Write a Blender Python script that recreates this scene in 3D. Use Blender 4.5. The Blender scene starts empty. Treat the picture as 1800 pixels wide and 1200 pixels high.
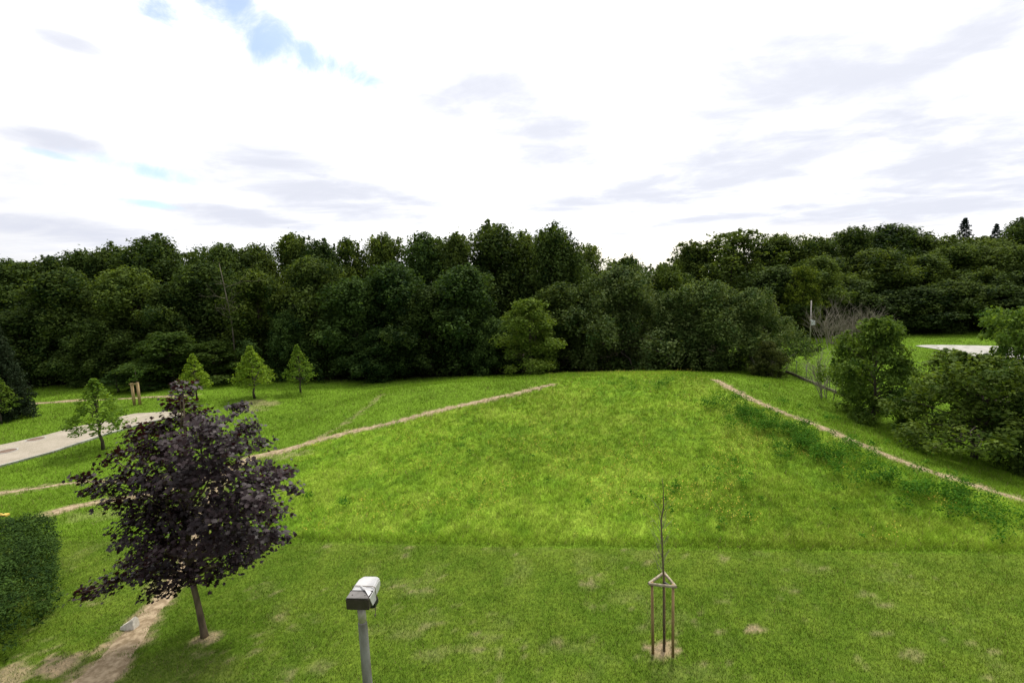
import bpy, math, random
import numpy as np
from mathutils import Vector, Matrix

random.seed(7)
rng = np.random.default_rng(11)
SC = bpy.context.scene
COL = SC.collection
RAD = math.radians

# ------------------------------------------------------------------ camera
CAM_H, PITCH, ROLL, FPX = 8.5, RAD(7), RAD(2.4), 900.0
fw = np.array([0, math.cos(PITCH), -math.sin(PITCH)])
r0 = np.array([1.0, 0, 0]); u0 = np.cross(r0, fw)
rt = r0 * math.cos(ROLL) - u0 * math.sin(ROLL)
up = r0 * math.sin(ROLL) + u0 * math.cos(ROLL)
EYE = np.array([0, 0, CAM_H])

def ray(px, py):
    return fw + rt * (px - 900) / FPX - up * (py - 600) / FPX

def at_z(px, py, z=0.0):
    d = ray(px, py)
    return EYE + d * ((z - CAM_H) / d[2])

def at_y(px, py, y):
    d = ray(px, py)
    return EYE + d * (y / d[1])

cam_data = bpy.data.cameras.new('camera')
cam = bpy.data.objects.new('camera', cam_data)
COL.objects.link(cam)
cam_data.sensor_width = 36
cam_data.lens = 18
cam_data.clip_end = 4000
m = Matrix(((rt[0], up[0], -fw[0], EYE[0]), (rt[1], up[1], -fw[1], EYE[1]), (rt[2], up[2], -fw[2], EYE[2]), (0, 0, 0, 1)))
cam.matrix_world = m
SC.camera = cam

# ------------------------------------------------------------------ value noise
def vnoise(x, y, seed=0):
    x = np.asarray(x, float); y = np.asarray(y, float)
    xi = np.floor(x).astype(np.int64); yi = np.floor(y).astype(np.int64)
    xf = x - xi; yf = y - yi
    def h(a, b):
        n = (a * 374761393 + b * 668265263 + seed * 974634777) & 0xFFFFFFFF
        n = ((n ^ (n >> 13)) * 1274126177) & 0xFFFFFFFF
        return ((n ^ (n >> 16)) & 0xFFFF) / 65535.0
    sx = xf * xf * (3 - 2 * xf); sy = yf * yf * (3 - 2 * yf)
    a = h(xi, yi) * (1 - sx) + h(xi + 1, yi) * sx
    b = h(xi, yi + 1) * (1 - sx) + h(xi + 1, yi + 1) * sx
    return a * (1 - sy) + b * sy

def fbm(x, y, seed=0, oct=4):
    t = 0; a = 0.5; s = 0
    for o in range(oct):
        t = t + a * vnoise(x * 2 ** o, y * 2 ** o, seed + o * 17); s += a; a *= 0.5
    return t / s

def sstep(a, b, x):
    t = np.clip((x - a) / (b - a), 0, 1)
    return t * t * (3 - 2 * t)

# ------------------------------------------------------------------ terrain
CTRL = []
def cp(px, py, z):
    p = at_z(px, py, z); CTRL.append((p[0], p[1], z))
for x in (-30, -15, 0, 15, 30):
    CTRL.append((x, 4, 0.0)); CTRL.append((x * 0.8, 10, 0.0))
for a in [(520, 955, 0), (1000, 962, 0), (1700, 975, 0), (760, 960, 0), (1350, 968, 0),
          (700, 860, .12), (1000, 860, .15), (1400, 860, .2), (600, 800, .3), (1000, 780, .45), (1350, 780, .55),
          (850, 720, .8), (1150, 710, 1.0), (970, 676, 1.2), (1100, 662, 1.25), (1255, 668, 1.2), (720, 684, .85), (672, 693, .6),
          (450, 803, .1), (560, 772, .25), (700, 741, .55), (100, 900, 0), (0, 866, -.1), (130, 848, -.1),
          (1430, 745, .8), (1570, 803, .5), (1720, 855, .2), (1850, 905, 0),
          (1480, 735, -.2), (1540, 738, -.5), (1650, 800, -.5), (1800, 850, -.5), (1330, 665, .5), (1385, 658, -.6), (1447, 685, -.6),
          (180, 790, -.1), (0, 820, -.1), (290, 733, -.1), (0, 740, 0), (240, 710, .1), (450, 698, -.1), (531, 690, -.3), (590, 705, -.5), (560, 735, -.2), (350, 700, 0), (0, 712, 0),
          (1424, 604, .1), (1500, 604, .1), (1620, 612, 0), (1800, 645, -.1), (1650, 660, -.3), (1480, 640, -.2)]:
    cp(*a)
for p in [(0, 47, -.5), (12, 46, -.5), (-10, 47, -.6), (20, 47, -.7), (-18, 50, -.6), (0, 55, -1), (15, 55, -1), (-40, 52, 0), (-60, 45, 0), (-60, 60, 0), (0, 70, -1), (45, 62, 0), (60, 60, 0), (75, 70, 0),
          (-40, 75, -.3), (30, 75, -.3), (0, 100, 0), (-100, 100, 0), (100, 100, 0), (-90, 20, 0), (80, 20, -.3), (-130, 50, 0), (130, 50, 0)]:
    CTRL.append(p)
C_ = np.array(CTRL)
def _u(r2):
    return np.where(r2 > 1e-9, r2 * np.log(r2 + 1e-12), 0)
_n = len(C_)
_K = _u((C_[:, None, 0] - C_[None, :, 0]) ** 2 + (C_[:, None, 1] - C_[None, :, 1]) ** 2) + np.eye(_n) * 12.0
_Pm = np.c_[np.ones(_n), C_[:, :2]]
_A = np.r_[np.c_[_K, _Pm], np.c_[_Pm.T, np.zeros((3, 3))]]
_W = np.linalg.solve(_A, np.r_[C_[:, 2], 0, 0, 0])

def terrain(x, y):
    x = np.atleast_1d(np.asarray(x, float)).ravel(); y = np.atleast_1d(np.asarray(y, float)).ravel()
    out = np.empty(len(x))
    for i in range(0, len(x), 40000):
        a = x[i:i + 40000]; b = y[i:i + 40000]
        k = _u((a[:, None] - C_[None, :, 0]) ** 2 + (b[:, None] - C_[None, :, 1]) ** 2)
        out[i:i + 40000] = k @ _W[:_n] + _W[_n] + _W[_n + 1] * a + _W[_n + 2] * b
    far = sstep(70, 130, np.hypot(x, y - 20))
    out = np.clip(out, -2.5, 2.5) * (1 - far)
    out += (fbm(x * .5, y * .5, 3, 3) - .5) * .10 * sstep(14, 20, y)
    return out

def tz(x, y):
    return float(terrain([x], [y])[0])

def ground_at(px, py):
    d = ray(px, py)
    t = np.linspace(6, 110, 900) / max(d[1], .05)
    P = EYE + d[None, :] * t[:, None]
    below = P[:, 2] <= terrain(P[:, 0], P[:, 1])
    k = int(np.argmax(below)) if below.any() else len(t) - 1
    a, b = t[max(k - 1, 0)], t[k]
    for _ in range(12):
        mid = (a + b) / 2; p = EYE + d * mid
        if p[2] <= tz(p[0], p[1]): b = mid
        else: a = mid
    p = EYE + d * b
    return np.array([p[0], p[1], tz(p[0], p[1])])

# ------------------------------------------------------------------ mesh helpers
def np_mesh(name, V, F, mat=None, face_attr=None, smooth=False, vert_col=None):
    """V (n,3) array, F (m,k) index array with constant k."""
    me = bpy.data.meshes.new(name)
    V = np.ascontiguousarray(V, dtype=np.float32); F = np.ascontiguousarray(F, dtype=np.int32)
    nf, k = F.shape
    me.vertices.add(len(V)); me.vertices.foreach_set('co', V.ravel())
    me.loops.add(nf * k); me.loops.foreach_set('vertex_index', F.ravel())
    me.polygons.add(nf); me.polygons.foreach_set('loop_start', np.arange(0, nf * k, k, dtype=np.int32))
    me.update(calc_edges=True)
    if face_attr:
        for an, arr in face_attr.items():
            me.attributes.new(an, 'FLOAT', 'FACE').data.foreach_set('value', np.asarray(arr, np.float32))
    if vert_col is not None:
        c = np.c_[vert_col, np.ones(len(V))].astype(np.float32)
        me.attributes.new('col', 'FLOAT_COLOR', 'POINT').data.foreach_set('color', c.ravel())
    if smooth:
        me.polygons.foreach_set('use_smooth', np.ones(nf, bool))
    if mat: me.materials.append(mat)
    return me

class MB:
    """collects tubes, boxes and prisms into ONE mesh"""
    def __init__(s): s.v = []; s.f = []
    def tube(s, pts, rad, n=6, cap=True):
        pts = [Vector(p) for p in pts]
        base = len(s.v); prev = None
        for i, p in enumerate(pts):
            t = (pts[min(i + 1, len(pts) - 1)] - pts[max(i - 1, 0)])
            t = t.normalized() if t.length > 1e-9 else Vector((0, 0, 1))
            a = Vector((1, 0, 0)) if prev is None else prev
            if abs(a.dot(t)) > .95: a = Vector((0, 1, 0))
            a = (a - t * a.dot(t)).normalized(); prev = a; b = t.cross(a)
            r = rad[i] if hasattr(rad, '__len__') else rad
            for k in range(n):
                an = 2 * math.pi * k / n
                s.v.append(tuple(p + a * (r * math.cos(an)) + b * (r * math.sin(an))))
        for i in range(len(pts) - 1):
            for k in range(n):
                q = base + i * n
                s.f.append((q + k, q + (k + 1) % n, q + n + (k + 1) % n, q + n + k))
        if cap:
            s.f.append(tuple(base + k for k in range(n))[::-1])
            q = base + (len(pts) - 1) * n
            s.f.append(tuple(q + k for k in range(n)))
        return s
    def hull(s, secs):
        """loft closed sections (lists of equal length points)"""
        base = len(s.v); n = len(secs[0])
        for sec in secs: s.v += [tuple(p) for p in sec]
        for i in range(len(secs) - 1):
            for k in range(n):
                q = base + i * n
                s.f.append((q + k, q + (k + 1) % n, q + n + (k + 1) % n, q + n + k))
        s.f.append(tuple(base + k for k in range(n))[::-1])
        q = base + (len(secs) - 1) * n
        s.f.append(tuple(q + k for k in range(n)))
        return s
    def box(s, c, d, mat=None):
        x, y, z = [k / 2 for k in d]; b = len(s.v)
        for q in ((-x, -y, -z), (x, -y, -z), (x, y, -z), (-x, y, -z), (-x, -y, z), (x, -y, z), (x, y, z), (-x, y, z)):
            v = Vector(q)
            if mat is not None: v = mat @ v
            s.v.append(tuple(v + Vector(c)))
        for f in ((3, 2, 1, 0), (4, 5, 6, 7), (0, 1, 5, 4), (1, 2, 6, 5), (2, 3, 7, 6), (3, 0, 4, 7)):
            s.f.append(tuple(b + k for k in f))
        return s
    def mesh(s, name, mat, smooth=False, bevel=0):
        me = bpy.data.meshes.new(name); me.from_pydata(s.v, [], s.f); me.update()
        if bevel:
            import bmesh
            bm = bmesh.new(); bm.from_mesh(me)
            bmesh.ops.recalc_face_normals(bm, faces=bm.faces)
            es = [e for e in bm.edges if e.is_manifold and e.calc_face_angle(0) > .5]
            bmesh.ops.bevel(bm, geom=es, offset=bevel, segments=2, affect='EDGES', clamp_overlap=True)
            bm.to_mesh(me); bm.free()
        if smooth: me.polygons.foreach_set('use_smooth', [True] * len(me.polygons))
        me.materials.append(mat)
        return me

def link(name, me, parent=None, loc=(0, 0, 0)):
    o = bpy.data.objects.new(name, me); COL.objects.link(o)
    if parent: o.parent = parent
    o.location = loc
    return o

def tag(o, label, cat, group=None, kind=None):
    o['label'] = label; o['category'] = cat
    if group: o['group'] = group
    if kind: o['kind'] = kind
    return o

def thing(name, loc, label, cat, group=None, rz=0.0):
    o = bpy.data.objects.new(name, None); COL.objects.link(o)
    o.location = loc; o.rotation_euler = (0, 0, rz); o.empty_display_size = .3
    return tag(o, label, cat, group)

def setting(name, me, kind='structure'):
    o = link(name, me); o['kind'] = kind
    return o

def copy_tree(src, loc, scale, rz, label, cat, group, tint=None):
    c = src.copy(); COL.objects.link(c)
    c.location = loc; c.scale = scale; c.rotation_euler = (0, 0, rz)
    tag(c, label, cat, group)
    for ch in list(src.children):
        k = ch.copy(); COL.objects.link(k); k.parent = c
        if tint and ch.name.startswith(('crown', 'foliage')): k.color = (*tint, 1)
    return c

# ------------------------------------------------------------------ materials
class NT:
    def __init__(s, tree): s.t = tree; s.n = tree.nodes; s.l = tree.links
    def new(s, typ, **kw):
        nd = s.n.new(typ)
        for k, v in kw.items(): setattr(nd, k, v)
        return nd
    def inp(s, nd, i, v):
        if v is None: return
        sock = nd.inputs[i]
        if isinstance(v, bpy.types.NodeSocket): s.l.new(v, sock)
        else: sock.default_value = v
    def math(s, op, a, b=None, c=None, clamp=False):
        nd = s.new('ShaderNodeMath', operation=op); nd.use_clamp = clamp
        s.inp(nd, 0, a); s.inp(nd, 1, b); s.inp(nd, 2, c)
        return nd.outputs[0]
    def mixc(s, f, a, b, typ='MIX'):
        nd = s.new('ShaderNodeMix', data_type='RGBA', blend_type=typ)
        s.inp(nd, 0, f); s.inp(nd, 6, a); s.inp(nd, 7, b)
        return nd.outputs[2]
    def noise(s, vec, scale, detail=4, rough=.55, dist=0):
        nd = s.new('ShaderNodeTexNoise'); s.inp(nd, 'Vector', vec)
        nd.inputs['Scale'].default_value = scale; nd.inputs['Detail'].default_value = detail
        nd.inputs['Roughness'].default_value = rough; nd.inputs['Distortion'].default_value = dist
        return nd.outputs['Fac']
    def ramp(s, f, a, b, clamp=True):
        nd = s.new('ShaderNodeMapRange', interpolation_type='SMOOTHSTEP'); s.inp(nd, 0, f)
        nd.inputs[1].default_value = a; nd.inputs[2].default_value = b
        return nd.outputs[0]

def new_mat(name):
    mt = bpy.data.materials.new(name); mt.use_nodes = True
    nt = NT(mt.node_tree); nt.n.clear()
    out = nt.new('ShaderNodeOutputMaterial')
    return mt, nt, out

def c4(c): return (c[0], c[1], c[2], 1.0)

def leaf_mat(name, dark, light, trans=.35, rough=.5, spec=.3, tcol=None):
    mt, nt, out = new_mat(name)
    at = nt.new('ShaderNodeAttribute', attribute_name='tone')
    oi = nt.new('ShaderNodeObjectInfo')
    f = nt.math('ADD', at.outputs['Fac'], nt.math('MULTIPLY', nt.math('SUBTRACT', oi.outputs['Random'], .5), .3), clamp=True)
    c = nt.mixc(f, c4(dark), c4(light))
    c = nt.mixc(1.0, c, oi.outputs['Color'], 'MULTIPLY')
    p = nt.new('ShaderNodeBsdfPrincipled'); nt.inp(p, 'Base Color', c)
    p.inputs['Roughness'].default_value = rough; p.inputs['Specular IOR Level'].default_value = spec
    tr = nt.new('ShaderNodeBsdfTranslucent')
    tc = nt.mixc(1.0, c, c4(tcol or (1.3, 1.25, .5)), 'MULTIPLY'); nt.inp(tr, 'Color', tc)
    mx = nt.new('ShaderNodeMixShader'); mx.inputs[0].default_value = trans
    nt.l.new(p.outputs[0], mx.inputs[1]); nt.l.new(tr.outputs[0], mx.inputs[2])
    nt.l.new(mx.outputs[0], out.inputs[0])
    return mt

def noisy_mat(name, a, b, scale=8, rough=.8, spec=.3, detail=5, metallic=0, stretch=(1, 1, 1), bump=0, lo=.3, hi=.7):
    mt, nt, out = new_mat(name)
    tc = nt.new('ShaderNodeTexCoord'); mp = nt.new('ShaderNodeMapping'); nt.l.new(tc.outputs['Object'], mp.inputs[0])
    mp.inputs['Scale'].default_value = stretch
    n = nt.noise(mp.outputs[0], scale, detail)
    c = nt.mixc(nt.ramp(n, lo, hi), c4(a), c4(b))
    p = nt.new('ShaderNodeBsdfPrincipled'); nt.inp(p, 'Base Color', c)
    p.inputs['Roughness'].default_value = rough; p.inputs['Specular IOR Level'].default_value = spec; p.inputs['Metallic'].default_value = metallic
    if bump:
        bp = nt.new('ShaderNodeBump'); bp.inputs['Strength'].default_value = bump; bp.inputs['Distance'].default_value = .02
        nt.l.new(n, bp.inputs['Height']); nt.l.new(bp.outputs[0], p.inputs['Normal'])
    nt.l.new(p.outputs[0], out.inputs[0])
    return mt

def grass_mat(name, trans=.3):
    mt, nt, out = new_mat(name)
    at = nt.new('ShaderNodeAttribute', attribute_name='col')
    d = nt.new('ShaderNodeBsdfDiffuse'); nt.l.new(at.outputs['Color'], d.inputs['Color'])
    # blades of a sward shade together: lean the shading normal upwards
    ge = nt.new('ShaderNodeNewGeometry')
    vm = nt.new('ShaderNodeVectorMath', operation='ADD'); nt.l.new(ge.outputs['Normal'], vm.inputs[0]); vm.inputs[1].default_value = (0, 0, 1.3)
    vn = nt.new('ShaderNodeVectorMath', operation='NORMALIZE'); nt.l.new(vm.outputs[0], vn.inputs[0]); nt.l.new(vn.outputs[0], d.inputs['Normal'])
    t = nt.new('ShaderNodeBsdfTranslucent'); nt.inp(t, 'Color', nt.mixc(1.0, at.outputs['Color'], (1.15, 1.1, .7, 1), 'MULTIPLY'))
    mx = nt.new('ShaderNodeMixShader'); mx.inputs[0].default_value = trans
    nt.l.new(d.outputs[0], mx.inputs[1]); nt.l.new(t.outputs[0], mx.inputs[2]); nt.l.new(mx.outputs[0], out.inputs[0])
    return mt

def ground_mat():
    mt, nt, out = new_mat('ground_soil_and_grass')
    at = nt.new('ShaderNodeAttribute', attribute_name='col')
    tc = nt.new('ShaderNodeTexCoord')
    n = nt.noise(tc.outputs['Object'], 9, 8, .7)
    f = nt.ramp(n, .25, .75)
    c = nt.mixc(f, nt.mixc(1, at.outputs['Color'], (.55, .58, .6, 1), 'MULTIPLY'), nt.mixc(1, at.outputs['Color'], (1.2, 1.15, 1.1, 1), 'MULTIPLY'))
    p = nt.new('ShaderNodeBsdfPrincipled'); nt.inp(p, 'Base Color', c); p.inputs['Roughness'].default_value = 1; p.inputs['Specular IOR Level'].default_value = .05
    bp = nt.new('ShaderNodeBump'); bp.inputs['Strength'].default_value = .6; bp.inputs['Distance'].default_value = .06
    nt.l.new(n, bp.inputs['Height']); nt.l.new(bp.outputs[0], p.inputs['Normal'])
    nt.l.new(p.outputs[0], out.inputs[0])
    return mt

M = {}
M['ground'] = ground_mat()
M['grass'] = grass_mat('grass_blades')
M['maple_leaf'] = leaf_mat('purple_maple_leaf', (.010, .006, .007), (.040, .024, .027), trans=.16, rough=.5, spec=.24, tcol=(2.4, .6, .6))
M['oak_leaf'] = leaf_mat('forest_leaf', (.013, .032, .008), (.128, .178, .038), trans=.34, rough=.7, spec=.05)
M['silver_leaf'] = leaf_mat('pale_backed_leaf', (.028, .060, .014), (.150, .195, .062), trans=.3, rough=.7, spec=.05)
M['lime_leaf'] = leaf_mat('young_lime_leaf', (.085, .150, .018), (.200, .280, .040), trans=.38, rough=.7, spec=.06)
M['bush_leaf'] = leaf_mat('shrub_leaf', (.035, .070, .013), (.150, .215, .042), trans=.34, rough=.7, spec=.06)
M['yew_leaf'] = leaf_mat('yew_needle', (.009, .026, .005), (.066, .122, .018), trans=.2, rough=.7, spec=.06)
M['spruce_leaf'] = leaf_mat('spruce_needle', (.010, .020, .013), (.028, .046, .032), trans=.1, rough=.8, spec=.05)
M['weed_leaf'] = leaf_mat('weed_leaf', (.032, .100, .010), (.076, .186, .017), trans=.3, rough=.8, spec=.03)
M['bark'] = noisy_mat('grey_brown_bark', (.035, .028, .02), (.11, .09, .065), 6, .9, stretch=(1, 1, .25), bump=.5)
M['maple_bark'] = noisy_mat('smooth_young_bark', (.075, .055, .032), (.16, .12, .075), 9, .85, stretch=(1, 1, .3), bump=.3)
M['dead_wood'] = noisy_mat('bleached_dead_wood', (.075, .062, .045), (.18, .155, .12), 6, .9, stretch=(1, 1, .3))
M['twig'] = noisy_mat('dry_twig', (.155, .138, .105), (.29, .26, .20), 6, .9)
M['stake'] = noisy_mat('weathered_brown_stake', (.19, .12, .05), (.36, .24, .115), 10, .8, stretch=(1, 1, .15), bump=.2)
M['new_stake'] = noisy_mat('pale_tan_stake', (.26, .18, .08), (.42, .30, .15), 8, .8, stretch=(1, 1, .2))
M['rail'] = noisy_mat('bleached_half_round_rail', (.22, .18, .12), (.40, .35, .26), 12, .8)
M['strap'] = noisy_mat('black_strap', (.012, .012, .013), (.03, .03, .03), 20, .6)
M['dirt'] = noisy_mat('trodden_dirt', (.20, .148, .088), (.37, .29, .19), 5, .95, .1, 12, bump=.9, lo=.36, hi=.66)
M['steel'] = noisy_mat('galvanised_steel', (.10, .085, .07), (.25, .245, .24), 7, .55, .5, 6, .25, (1, 1, .3))
M['steel_rust'] = noisy_mat('rust_blotched_steel', (.30, .26, .23), (.46, .42, .39), 11, .6, .5, 6, .15)
M['cover'] = noisy_mat('white_lamp_cover', (.32, .32, .33), (.44, .435, .43), 9, .35, .5, 6, lo=.25, hi=.6)
M['housing'] = noisy_mat('dark_brown_housing', (.025, .018, .016), (.05, .038, .034), 10, .5, .4)
M['housing_top'] = noisy_mat('grey_housing_top', (.09, .085, .08), (.16, .15, .145), 9, .7, .3)  # lid a paler grey than the housing front
M['black'] = noisy_mat('black_plastic', (.008, .008, .008), (.02, .02, .02), 9, .5)
M['cord'] = noisy_mat('dirty_cord', (.10, .08, .055), (.2, .165, .12), 30, .9)
M['stone'] = noisy_mat('pale_limestone', (.50, .46, .38), (.70, .66, .57), 9, .9, bump=.3)
M['yellow'] = noisy_mat('yellow_painted_wood', (.55, .36, .06), (.68, .47, .10), 8, .6)
M['iron'] = noisy_mat('rusty_cast_iron', (.10, .065, .045), (.19, .13, .09), 12, .8)
M['concrete'] = noisy_mat('pale_concrete', (.27, .26, .235), (.40, .385, .355), 1.5, .9)
M['wire'] = noisy_mat('dull_wire', (.12, .12, .11), (.2, .2, .19), 6, .6)
M['sign'] = noisy_mat('white_sign_plate', (.6, .62, .64), (.72, .74, .76), 6, .5)
M['flower'] = noisy_mat('yellow_ochre_petals', (.36, .25, .02), (.52, .42, .05), 3, .8)

def paver_mat():
    mt, nt, out = new_mat('beige_block_paving')
    tc = nt.new('ShaderNodeTexCoord')
    br = nt.new('ShaderNodeTexBrick'); nt.l.new(tc.outputs['Object'], br.inputs['Vector'])
    br.inputs['Scale'].default_value = 5; br.inputs['Color1'].default_value = (.33, .285, .225, 1); br.inputs['Color2'].default_value = (.40, .345, .275, 1)
    br.inputs['Mortar'].default_value = (.2, .19, .14, 1); br.inputs['Mortar Size'].default_value = .015
    n = nt.noise(tc.outputs['Object'], .9, 6, .6)
    c = nt.mixc(nt.ramp(n, .35, .7), nt.mixc(1, br.outputs['Color'], (.8, .8, .76, 1), 'MULTIPLY'), br.outputs['Color'])
    p = nt.new('ShaderNodeBsdfPrincipled'); nt.inp(p, 'Base Color', c); p.inputs['Roughness'].default_value = .9
    nt.l.new(p.outputs[0], out.inputs[0])
    return mt
M['paver'] = paver_mat()

# ------------------------------------------------------------------ ground masks
def poly_px(pts): return np.array([ground_at(*p)[:2] for p in pts])

PATH_MAIN = [(146, 1215, 1.0), (180, 1180, .84), (221, 1130, .62), (262, 1080, .52), (292, 1045, .5), (318, 1000, .42), (345, 940, .4), (372, 875, .45), (405, 828, .6), (450, 803, .75), (500, 792, .8), (545, 778, .6), (620, 758, .55), (700, 740, .52), (800, 715, .5), (880, 697, .5), (940, 683, .48), (970, 675.5, .4)]
PATH_LEFT = [(92, 900, .5), (130, 890, .5), (190, 880, .5), (260, 868, .5), (330, 850, .5), (405, 828, .55)]
PATH_THIN = [(-40, 871, .28), (0, 866, .28), (70, 857, .28), (130, 848, .28), (200, 845, .25), (300, 838, .25), (400, 826, .25)]
PATH_RIGHT = [(1258, 668, .45), (1280, 680, .5), (1310, 696, .5), (1355, 716, .48), (1430, 745, .48), (1500, 775, .48), (1570, 805, .46), (1640, 830, .45), (1720, 855, .44), (1800, 880, .42), (1870, 903, .4)]
PATH_FAR = [(-60, 719, .6), (0, 712, .6), (60, 709, .55), (105, 706, .5), (200, 701, .35), (310, 696, .5), (345, 694, .4)]
TRAIL = [(672, 692, .4), (655, 708, .4), (620, 735, .4), (585, 757, .4), (560, 770, .4)]

def densify(pts, step=.35):
    g = [ground_at(p[0], p[1]) for p in pts]; w = [p[2] for p in pts]
    # Catmull-Rom
    P = np.array([[a[0], a[1], b] for a, b in zip(g, w)])
    P = np.r_[[2 * P[0] - P[1]], P, [2 * P[-1] - P[-2]]]
    out = []
    for i in range(1, len(P) - 2):
        L = np.linalg.norm(P[i + 1, :2] - P[i, :2]); n = max(2, int(L / step))
        for t in np.linspace(0, 1, n, endpoint=False):
            out.append(.5 * ((2 * P[i]) + (-P[i - 1] + P[i + 1]) * t + (2 * P[i - 1] - 5 * P[i] + 4 * P[i + 1] - P[i + 2]) * t * t + (-P[i - 1] + 3 * P[i] - 3 * P[i + 1] + P[i + 2]) * t ** 3))
    out.append(P[-2])
    return np.array(out)

LINES = {k: densify(v) for k, v in dict(main=PATH_MAIN, left=PATH_LEFT, thin=PATH_THIN, right=PATH_RIGHT, far=PATH_FAR, trail=TRAIL).items()}

def path_d(x, y, names):
    """distance beyond the edge of the nearest path (negative on it)"""
    x = np.asarray(x, float); best = np.full(len(x), 99.0)
    for k in names:
        L = LINES[k][::2]
        lo = L[:, :2].min(0) - 3; hi = L[:, :2].max(0) + 3
        sel = np.where((x > lo[0]) & (x < hi[0]) & (y > lo[1]) & (y < hi[1]))[0]
        for i in range(0, len(sel), 40000):
            s = sel[i:i + 40000]
            d = np.sqrt((x[s][:, None] - L[None, :, 0]) ** 2 + (y[s][:, None] - L[None, :, 1]) ** 2) - L[None, :, 2] / 2
            best[s] = np.minimum(best[s], d.min(1))
    return best

ROAD_LO = [(-60, 836), (0, 820), (90, 796), (180, 766), (235, 750), (290, 737), (345, 729)]
ROAD_HI = [(-60, 797), (0, 783), (70, 768), (125, 753), (200, 736), (240, 727), (290, 724)]
ROAD = np.r_[poly_px(ROAD_LO), poly_px(ROAD_HI)[::-1]]
PAVE = poly_px([(1608, 608.5), (1665, 607), (1800, 611), (1900, 618), (1900, 690), (1800, 663), (1755, 645), (1705, 630), (1650, 616)])

def in_poly(x, y, P):
    x = np.asarray(x); y = np.asarray(y); ins = np.zeros(len(x), bool); j = len(P) - 1
    for i in range(len(P)):
        xi, yi = P[i]; xj, yj = P[j]
        c = ((yi > y) != (yj > y)) & (x < (xj - xi) * (y - yi) / (yj - yi + 1e-12) + xi)
        ins ^= c; j = i
    return ins

MEADOW = np.r_[[[-60, 0]], LINES['main'][14:, :2]][1:]
LM = LINES['main']; LR = LINES['right']
def meadow_mask(x, y):
    mow = 15.42 - .112 * x + (fbm(x * .8, x * 0 + 4, 9, 3) - .5) * .35
    a = sstep(0, .35, y - mow)
    ym = LM[:, 1]; o = np.argsort(ym)
    xl = np.interp(y, ym[o], LM[o, 0])
    yr = LR[:, 1]; o = np.argsort(yr)
    xr = np.interp(y, yr[o], LR[o, 0])
    return a * (x > xl) * (x < xr)

BARE = []   # (x, y, rx, ry, strength)
for px, py, rx, ry, s in [(362, 1122, .34, .22, .8), (1166, 1142, .38, .3, .95), (100, 1168, .55, .35, .95), (10, 1190, .5, .5, .8), (1325, 1105, .22, .12, .8), (1550, 1112, .3, .12, .45), (1265, 1108, .2, .1, .5),
                       (800, 1140, 0.5599999999999999, 0.12, 0.2), (720, 1115, 0.4, 0.15, 0.2), (760, 1150, 0.4, 0.2, 0.2), (455, 708, 1.6, .9, .55), (440, 720, 1.2, .8, .4), (1600, 1150, .35, .15, .4), (860, 1120, .3, .12, .2), (570, 1170, .3, .2, .25),
                       (505, 800, 1.2, .7, .5), (300, 1010, .5, .6, .6), (310, 900, 1.5, .6, .3), (170, 905, 1.2, .5, .25), (1390, 745, .6, .4, .2)]:
    g = ground_at(px, py); BARE.append((g[0], g[1], rx, ry, s))

def bare_mask(x, y):
    b = np.zeros(len(x))
    wob = (fbm(x * 3, y * 3, 21, 3) - .5) + .9 * (fbm(x * 8, y * 8, 22, 2) - .5)
    for bx, by, rx, ry, s in BARE:
        q = ((x - bx) / rx) ** 2 + ((y - by) / ry) ** 2
        b = np.maximum(b, s * sstep(1.5, .5, q + wob * 1.8))
    n = fbm(x * 1.1, y * 1.1, 33, 5)
    lawn = (y < 15.4 - .112 * x)
    b = np.maximum(b, (.10 * sstep(.56, .74, n) + .42 * sstep(.66, .80, fbm(x * 3.6, y * 4.2, 34, 3)) * sstep(.42, .6, n)) * lawn)
    pd = path_d(x, y, ['trail'])
    b = np.maximum(b, .55 * sstep(.25, -.1, pd + wob * .5))
    pd = path_d(x, y, ['main', 'left', 'thin', 'right', 'far'])
    b = np.maximum(b, .9 * sstep(.30, .0, pd + wob * .55))
    return b

G_LAWN = np.array([.084, .152, .015]); G_LAWN2 = np.array([.136, .208, .026])
G_MEAD = np.array([.170, .285, .026]); G_MEAD2 = np.array([.232, .340, .044]); G_MEAD3 = np.array([.125, .235, .022])
G_BANK = np.array([.125, .225, .020])
G_DRY = np.array([.26, .205, .105]); G_DIRT = np.array([.30, .23, .145])

def grass_col(x, y, z=None):
    md = meadow_mask(x, y)[:, None]
    n1 = fbm(x * .35, y * .35, 41, 4)[:, None]; n2 = fbm(x * 1.3, y * 1.3, 42, 4)[:, None]; n3 = fbm(x * .12, y * .12, 43, 3)[:, None]; n4 = fbm(x * 4.2, y * 4.2, 44, 2)[:, None]
    lawn = G_LAWN + (G_LAWN2 - G_LAWN) * sstep(.32, .68, n1 * .35 + n2 * .35 + n4 * .3)
    t = sstep(.3, .7, n1 * .35 + n2 * .35 + n4 * .3)
    mead = G_MEAD3 + (G_MEAD - G_MEAD3) * sstep(0, .5, t) + (G_MEAD2 - G_MEAD) * sstep(.5, 1, t)
    n5 = fbm(x * 7.5, y * 5.5, 46, 2)[:, None]
    mead = mead * (.85 + .3 * sstep(.3, .7, n3)) * (.84 + .30 * sstep(.25, .7, n5))
    bank = G_BANK * (.8 + .4 * t)
    out_mow = (y > 15.4 - .112 * x)[:, None]
    base = np.where(out_mow, bank, lawn)
    return (base * (1 - md) + mead * md) * np.array([1.14, 1.13, 1.0])

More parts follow.
